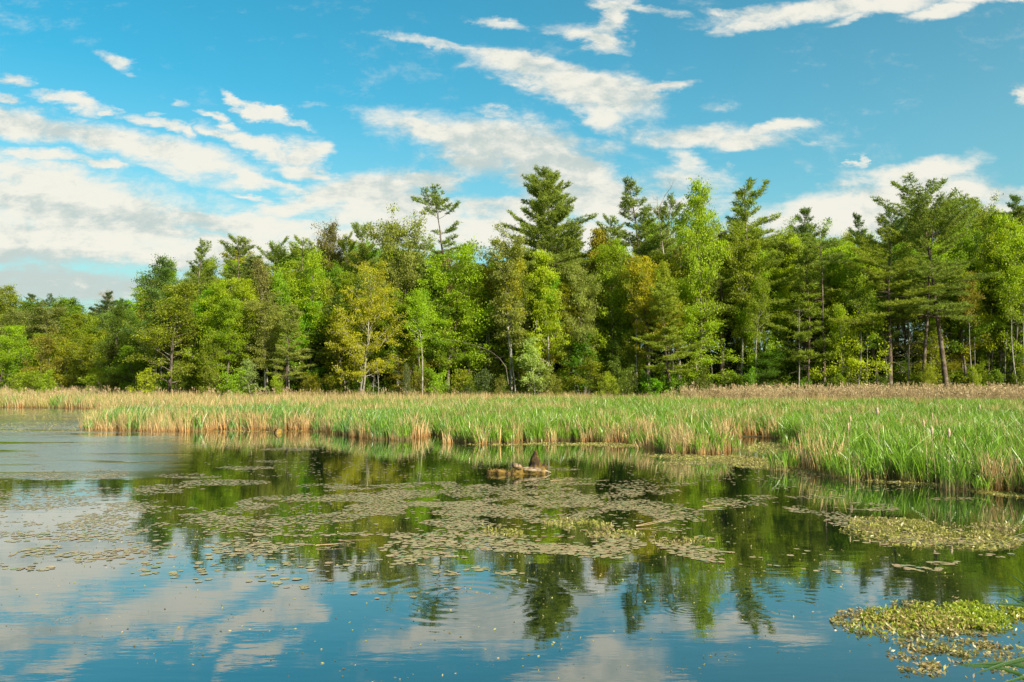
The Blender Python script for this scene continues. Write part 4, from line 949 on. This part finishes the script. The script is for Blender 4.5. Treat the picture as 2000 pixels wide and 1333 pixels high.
def pad_points(rg):
    P, A = [], []
    for (x, y, a, b, t, cov) in PADS:
        g_ = ground(x, y); D = g_[1]; ax = a / F * D; y1 = ground(x, y - b)[1]; y0 = ground(x, y + b)[1]
        ar = math.pi * ax * (y1 - y0) / 2; n = int(ar * cov * 215)
        n = min(n, 11000)
        r = np.sqrt(rg.random(n)); th = rg.uniform(0, 6.28, n)
        qx = x + a * r * np.cos(th); qy = y + b * r * np.sin(th) + (qx - x) * math.tan(R(t))
        qy = np.maximum(qy, 800)
        p = np.array([ground(u, v) for u, v in zip(qx, qy)]).reshape(-1, 2)
        P.append(p); A.append(np.full(n, cov))
    P = np.concatenate(P); A = np.concatenate(A)
    nn = vnoise(P, 1.1, 21) * .6 + vnoise(P, .45, 22) * .4
    keep = (rg.random(len(P)) < np.clip((nn - .40) * 7, 0.03, 1)) & (sdist(P) < -.15); P = P[keep]
    # keep pads apart so that they read as single leaves
    order = rg.permutation(len(P)); cell = {}; res = []
    sz = rg.uniform(.022, .060, len(P)) * (1 + .4 * (P[:, 1] < 17))
    for i in order:
        c = (int(P[i, 0] / .25), int(P[i, 1] / .25)); ok = True
        for dx in (-1, 0, 1):
            for dy in (-1, 0, 1):
                for j in cell.get((c[0] + dx, c[1] + dy), ()):
                    if (P[i, 0] - P[j, 0]) ** 2 + (P[i, 1] - P[j, 1]) ** 2 < ((sz[i] + sz[j]) * .56) ** 2: ok = False; break
                if not ok: break
            if not ok: break
        if ok: cell.setdefault(c, []).append(i); res.append(i)
    return P[res], sz[res]
rp = np.random.default_rng(41)
LP, LS = pad_points(rp)
def pad_geo(rg, k=12):
    """notched round leaf, rim slightly lifted"""
    a = np.linspace(R(12), R(348), k); r = 1 + .07 * rg.normal(size=k)
    rim = np.column_stack([np.cos(a) * r, np.sin(a) * r * rg.uniform(.8, 1), .02 + .05 * np.abs(rg.normal(size=k)) * (rg.random() < .25)])
    v = np.concatenate([[[0.05, 0, .02]], rim]); t = np.array([(0, i, i + 1) for i in range(1, k)])
    return v, t
m, N = new_mat('lily_pad'); a = N.new('ShaderNodeAttribute', attribute_name='rnd'); oi = N.new('ShaderNodeObjectInfo'); g = N.new('ShaderNodeNewGeometry').outputs['Position']
rr = N.math('FRACT', N.math('ADD', a.outputs['Fac'], N.math('MULTIPLY', oi.outputs['Random'], 7.3)))
cr = N.new('ShaderNodeValToRGB'); N.l.new(rr, cr.inputs[0]); el = cr.color_ramp.elements
el[0].position = 0; el[0].color = c4((.17, .15, .06)); el[1].position = 1; el[1].color = c4((.16, .19, .07))
for pos, cc in ((.25, (.29, .245, .125)), (.45, (.21, .20, .085)), (.6, (.33, .27, .15)), (.72, (.24, .17, .09)), (.84, (.30, .21, .12)), (.93, (.15, .21, .10))):
    x_ = el.new(pos); x_.color = c4(cc)
sp_ = N.ramp(N.noise(g, 30, 3), .55, .7); c = N.mix(N.math('MULTIPLY', sp_, .5), N.vmath('MULTIPLY', cr.outputs[0], (1.22, 1.17, 1.05)), c4((.10, .07, .025)))
p_ = N.new('ShaderNodeBsdfPrincipled'); N.l.new(c, p_.inputs['Base Color']); p_.inputs['Roughness'].default_value = .38; p_.inputs['Specular IOR Level'].default_value = .5; out(N, p_.outputs[0]); M_PAD = m
order = np.argsort(LP[:, 1]); near = order[:300]; rest = order[300:]
pm = []
for i in range(8):
    v, t = pad_geo(rp); pm.append(mesh_np('lily_pad', v, tris=t, attrs={'rnd': ('FACE', np.full(len(t), rp.random()))}, mats=(M_PAD,)))
for i in near:
    o = put('lily_pad', pm[rp.integers(8)], loc=(LP[i, 0], LP[i, 1], .003 + rp.uniform(0, .004)), rz=rp.uniform(0, 6.28), scale=(LS[i], LS[i], LS[i] * .5), label='single round lily pad floating on the near part of the pond', category='lily pad', group='near lily pads on the pond')
    o.rotation_euler = (rp.normal() * .02, rp.normal() * .02, rp.uniform(0, 6.28))
V, Tt, Rn, k = [], [], [], 0
for i in rest:
    v, t = pad_geo(rp, 9); s_ = LS[i]; th = rp.uniform(0, 6.28); cc, ss = math.cos(th), math.sin(th)
    w_ = np.column_stack([(v[:, 0] * cc - v[:, 1] * ss) * s_ + LP[i, 0], (v[:, 0] * ss + v[:, 1] * cc) * s_ + LP[i, 1], v[:, 2] * s_ * .6 + .002 + rp.uniform(0, .005)])
    V.append(w_); Tt.append(t + k); Rn.append(np.full(len(t), rp.random())); k += len(v)
put('lily_pads', mesh_np('lily_pads', np.concatenate(V), tris=np.concatenate(Tt), attrs={'rnd': ('FACE', np.concatenate(Rn))}, mats=(M_PAD,)), kind='stuff', label='mass of small lily pads covering the middle of the pond')

# ------------------------------------------------------------------ floating weeds
def weed_material(name, cs):
    m, N = new_mat(name); a = N.new('ShaderNodeAttribute', attribute_name='rnd'); cr = N.new('ShaderNodeValToRGB'); N.l.new(a.outputs['Fac'], cr.inputs[0]); el = cr.color_ramp.elements
    el[0].color = c4(cs[0]); el[1].color = c4(cs[-1])
    for i, cc in enumerate(cs[1:-1]): x_ = el.new((i + 1) / (len(cs) - 1)); x_.color = c4(cc)
    dif = N.new('ShaderNodeBsdfPrincipled'); dif.inputs['Roughness'].default_value = .4; N.l.new(cr.outputs[0], dif.inputs['Base Color']); tr = N.new('ShaderNodeBsdfTranslucent'); N.l.new(cr.outputs[0], tr.inputs[0])
    mx = N.new('ShaderNodeMixShader'); mx.inputs[0].default_value = .35; N.l.new(dif.outputs[0], mx.inputs[1]); N.l.new(tr.outputs[0], mx.inputs[2]); out(N, mx.outputs[0]); return m
M_WEED = weed_material('water_weed', [(.30, .40, .02), (.38, .45, .02), (.22, .30, .02), (.34, .32, .05), (.42, .30, .12)])
M_WEEDB = weed_material('brown_weed', [(.34, .26, .11), (.46, .37, .18), (.30, .30, .07), (.20, .13, .05), (.38, .38, .10)])
M_WEEDC = weed_material('dull_weed', [(.26, .28, .04), (.34, .33, .06), (.24, .22, .06), (.38, .32, .12), (.26, .18, .08)])
M_DUCK = weed_material('duckweed', [(.34, .31, .07), (.42, .38, .12), (.30, .32, .05), (.26, .18, .07), (.42, .34, .16)])
def weed(name, patches, size, h, mat, label, seed, upright=.5, thresh=.0, lift=.0):
    rg = np.random.default_rng(seed); C = []
    for (x, y, a, b, t, n) in patches:
        r = np.sqrt(rg.random(n)); th = rg.uniform(0, 6.28, n); qx = x + a * r * np.cos(th); qy = y + b * r * np.sin(th) + (qx - x) * math.tan(R(t))
        p = np.array([ground(u, v) for u, v in zip(qx, qy)]); nn = vnoise(p, .35, 30) * .5 + vnoise(p, .12, 31) * .5
        p = p[rg.random(n) < np.clip((nn - thresh) * 5, 0.03, 1)]
        C.append(np.column_stack([p, lift + .004 + rg.random(len(p)) ** 1.6 * h * (.5 + vnoise(p, .3, 33))]))
    C = np.concatenate(C); n = len(C); d = unit(rg.normal(size=(n, 3)) * [1, 1, .3] + [0, 0, upright])
    L = size * rg.uniform(.5, 1.4, n); C[:, 2] = np.maximum(C[:, 2], np.abs(d[:, 2]) * L * .5)
    v, q = leaf_cards(C, d, L, L * .42, rg, .5)
    put(name, mesh_np(name, v, q, attrs={'rnd': ('FACE', np.clip(rg.random(n) * .8 + (vnoise(C[:, :2], .6, 35) - .5) * .6 + .1, 0, 1))}, mats=(mat,)), kind='stuff', label=label)
weed('floating_weeds', [(1900,1205,150,24,-2,5600),(1780,1210,100,20,2,2000),(1980,1210,110,26,0,3400),(1715,1232,70,14,4,400),(1860,1188,80,10,0,700)], .052, .05, M_WEED, 'bright green floating weed bed in the lower right corner of the pond', 61, upright=.7, thresh=.34)
weed('brown_weeds', [(1700,1215,80,18,0,900),(1760,1250,90,24,6,1100),(1830,1285,100,22,4,900),(1850,1180,110,10,0,700),(1930,1250,80,16,0,700),(1880,1235,130,10,0,1200),(1800,1310,60,14,0,300),(1920,1285,130,30,0,1100),(1970,1250,80,16,0,800),(1750,1195,120,6,0,500),(1960,1320,80,12,0,300),(1690,1205,60,4,0,150)], .05, .025, M_WEEDB, 'thin brown floating weeds around the bright green bed', 62, upright=.1, thresh=.42)
weed('pond_weed_tufts', [(1150,1030,50,10,0,900),(1200,1045,60,8,0,700),(985,1042,40,7,0,500),(1110,1022,60,8,0,500),(1330,1058,60,7,0,350),(960,1030,30,5,0,200),(1800,1035,150,18,4,1900),(1780,1030,60,9,2,700),(1890,1045,90,14,0,900),(1950,1030,60,10,0,900)], .06, .035, M_WEEDC, 'dull yellow-green weed tufts growing between the lily pads', 63, upright=.8, thresh=.40)
dk = [(1480,905,90,12,6,5200),(1400,898,110,6,2,2500),(1500,875,50,10,0,1800),(1600,925,70,4,8,1500),(1720,938,100,4,4,2200),(1840,947,80,4,4,1800),(1940,962,70,5,7,1800),(1250,872,60,3,0,700),(1050,868,140,3,0,1500),(1180,868,80,3,0,1200),
      (500,842,140,2,0,700),(110,812,110,9,0,1500),(60,835,120,10,0,1500),(1350,893,100,4,2,1500),(1820,1050,180,22,4,2600),(1750,1025,100,12,4,1500),(1330,905,60,3,0,500)]
weed('duckweed', dk, .075, .02, M_DUCK, 'thin yellowish film of duckweed along the reed edge and in the inlet', 64, upright=.05, thresh=.30)

weed('floating_bits', [(900,1150,1000,190,0,1500),(300,1050,400,60,0,1200),(1300,1120,600,60,0,700),(700,900,600,40,0,700),(1000,1010,500,90,0,2200)], .03, .004, M_WEEDB, 'scattered brown specks of leaf litter floating on the open water', 65, upright=0, thresh=.35)

# ------------------------------------------------------------------ foreground blades at the right edge
M_FGB = blade_material('near_blade', (.012, .04, .008), (.03, .075, .012), (.03, .05, .012), transl=.3)
def near_blade(pts, w, parent):
    P = np.array(pts, float); t = np.linspace(0, 1, 9); k = np.linspace(0, 1, len(P)); Q = np.column_stack([np.interp(t, k, P[:, i]) for i in range(3)])
    Q[1:-1] = (Q[:-2] + Q[1:-1] * 2 + Q[2:]) / 4
    tg = unit(np.gradient(Q, axis=0)); sd = unit(np.cross(tg, [0.2, 1, .1])); wd = w * np.array([.7, .9, 1, 1, .95, .85, .65, .4, .05])[:, None]
    up_ = unit(np.cross(sd, tg)) * wd * .22
    V = np.concatenate([Q - sd * wd / 2, Q - up_, Q + sd * wd / 2]); q = []
    for i in range(8): q += [(i, i + 1, 10 + i, 9 + i), (9 + i, 10 + i, 19 + i, 18 + i)]
    put('blade', mesh_np('blade', V, q, attrs={'rnd': ('FACE', np.full(16, .5)), 'hgt': ('POINT', np.tile(t, 3))}, mats=(M_FGB,), smooth=True), parent)
def fg_tuft(root, D, tips, label):
    e = bpy.data.objects.new('grass_tuft', None); COL.objects.link(e); e.location = (root[0], D, -.05); e['label'] = label; e['category'] = 'grass tuft'
    for (mx_, my_, tx, ty, w) in tips:
        m0 = at(mx_, my_, D) - [root[0], D, -.05]; t0 = at(tx, ty, D - .1) - [root[0], D, -.05]
        near_blade([(0, 0, 0), m0 * [.6, 1, .7], m0, (m0 + t0) / 2 + [0, 0, .02], t0], w, e)
fg_tuft((at(2060, 1300, 8)[0], 0), 8.0, [(2040,1180,1968,1118,.03),(2035,1150,1996,1070,.03),(2030,1200,1958,1160,.035),(2050,1190,1930,1180,.045),(2040,1220,1985,1140,.03)], 'tall dark green grass blades leaning in at the right edge')
fg_tuft((at(2090, 1340, 7.4)[0], 0), 7.4, [(2020,1300,1872,1300,.05),(1990,1312,1880,1302,.035),(2040,1280,1905,1316,.055),(2060,1310,1930,1345,.04)], 'low grass blades arching over the water in the bottom right corner')


# labels that came out the same are told apart by their order from the left
_seen = {}
for o in bpy.data.objects:
    if o.get('label') and o.get('group') and o.get('category') in ('tree', 'bush'): _seen.setdefault(o['label'], []).append(o)
_ord = ['first', 'second', 'third', 'fourth', 'fifth', 'sixth', 'seventh', 'eighth', 'ninth', 'tenth', 'eleventh', 'twelfth']
for _l, _os in _seen.items():
    if len(_os) > 1:
        for _k, o in enumerate(sorted(_os, key=lambda a: a.location.x / a.location.y)): o['label'] = _l + ', ' + _ord[min(_k, 11)] + ' from left'
for o in bpy.data.objects:
    if o.get('label') and len(o['label'].split()) > 16: o['label'] = o['label'].replace(' leafy tree', ' tree').replace(' just ', ' ').replace('directly behind', 'behind').replace('in front of', 'before').replace(' from left', '')
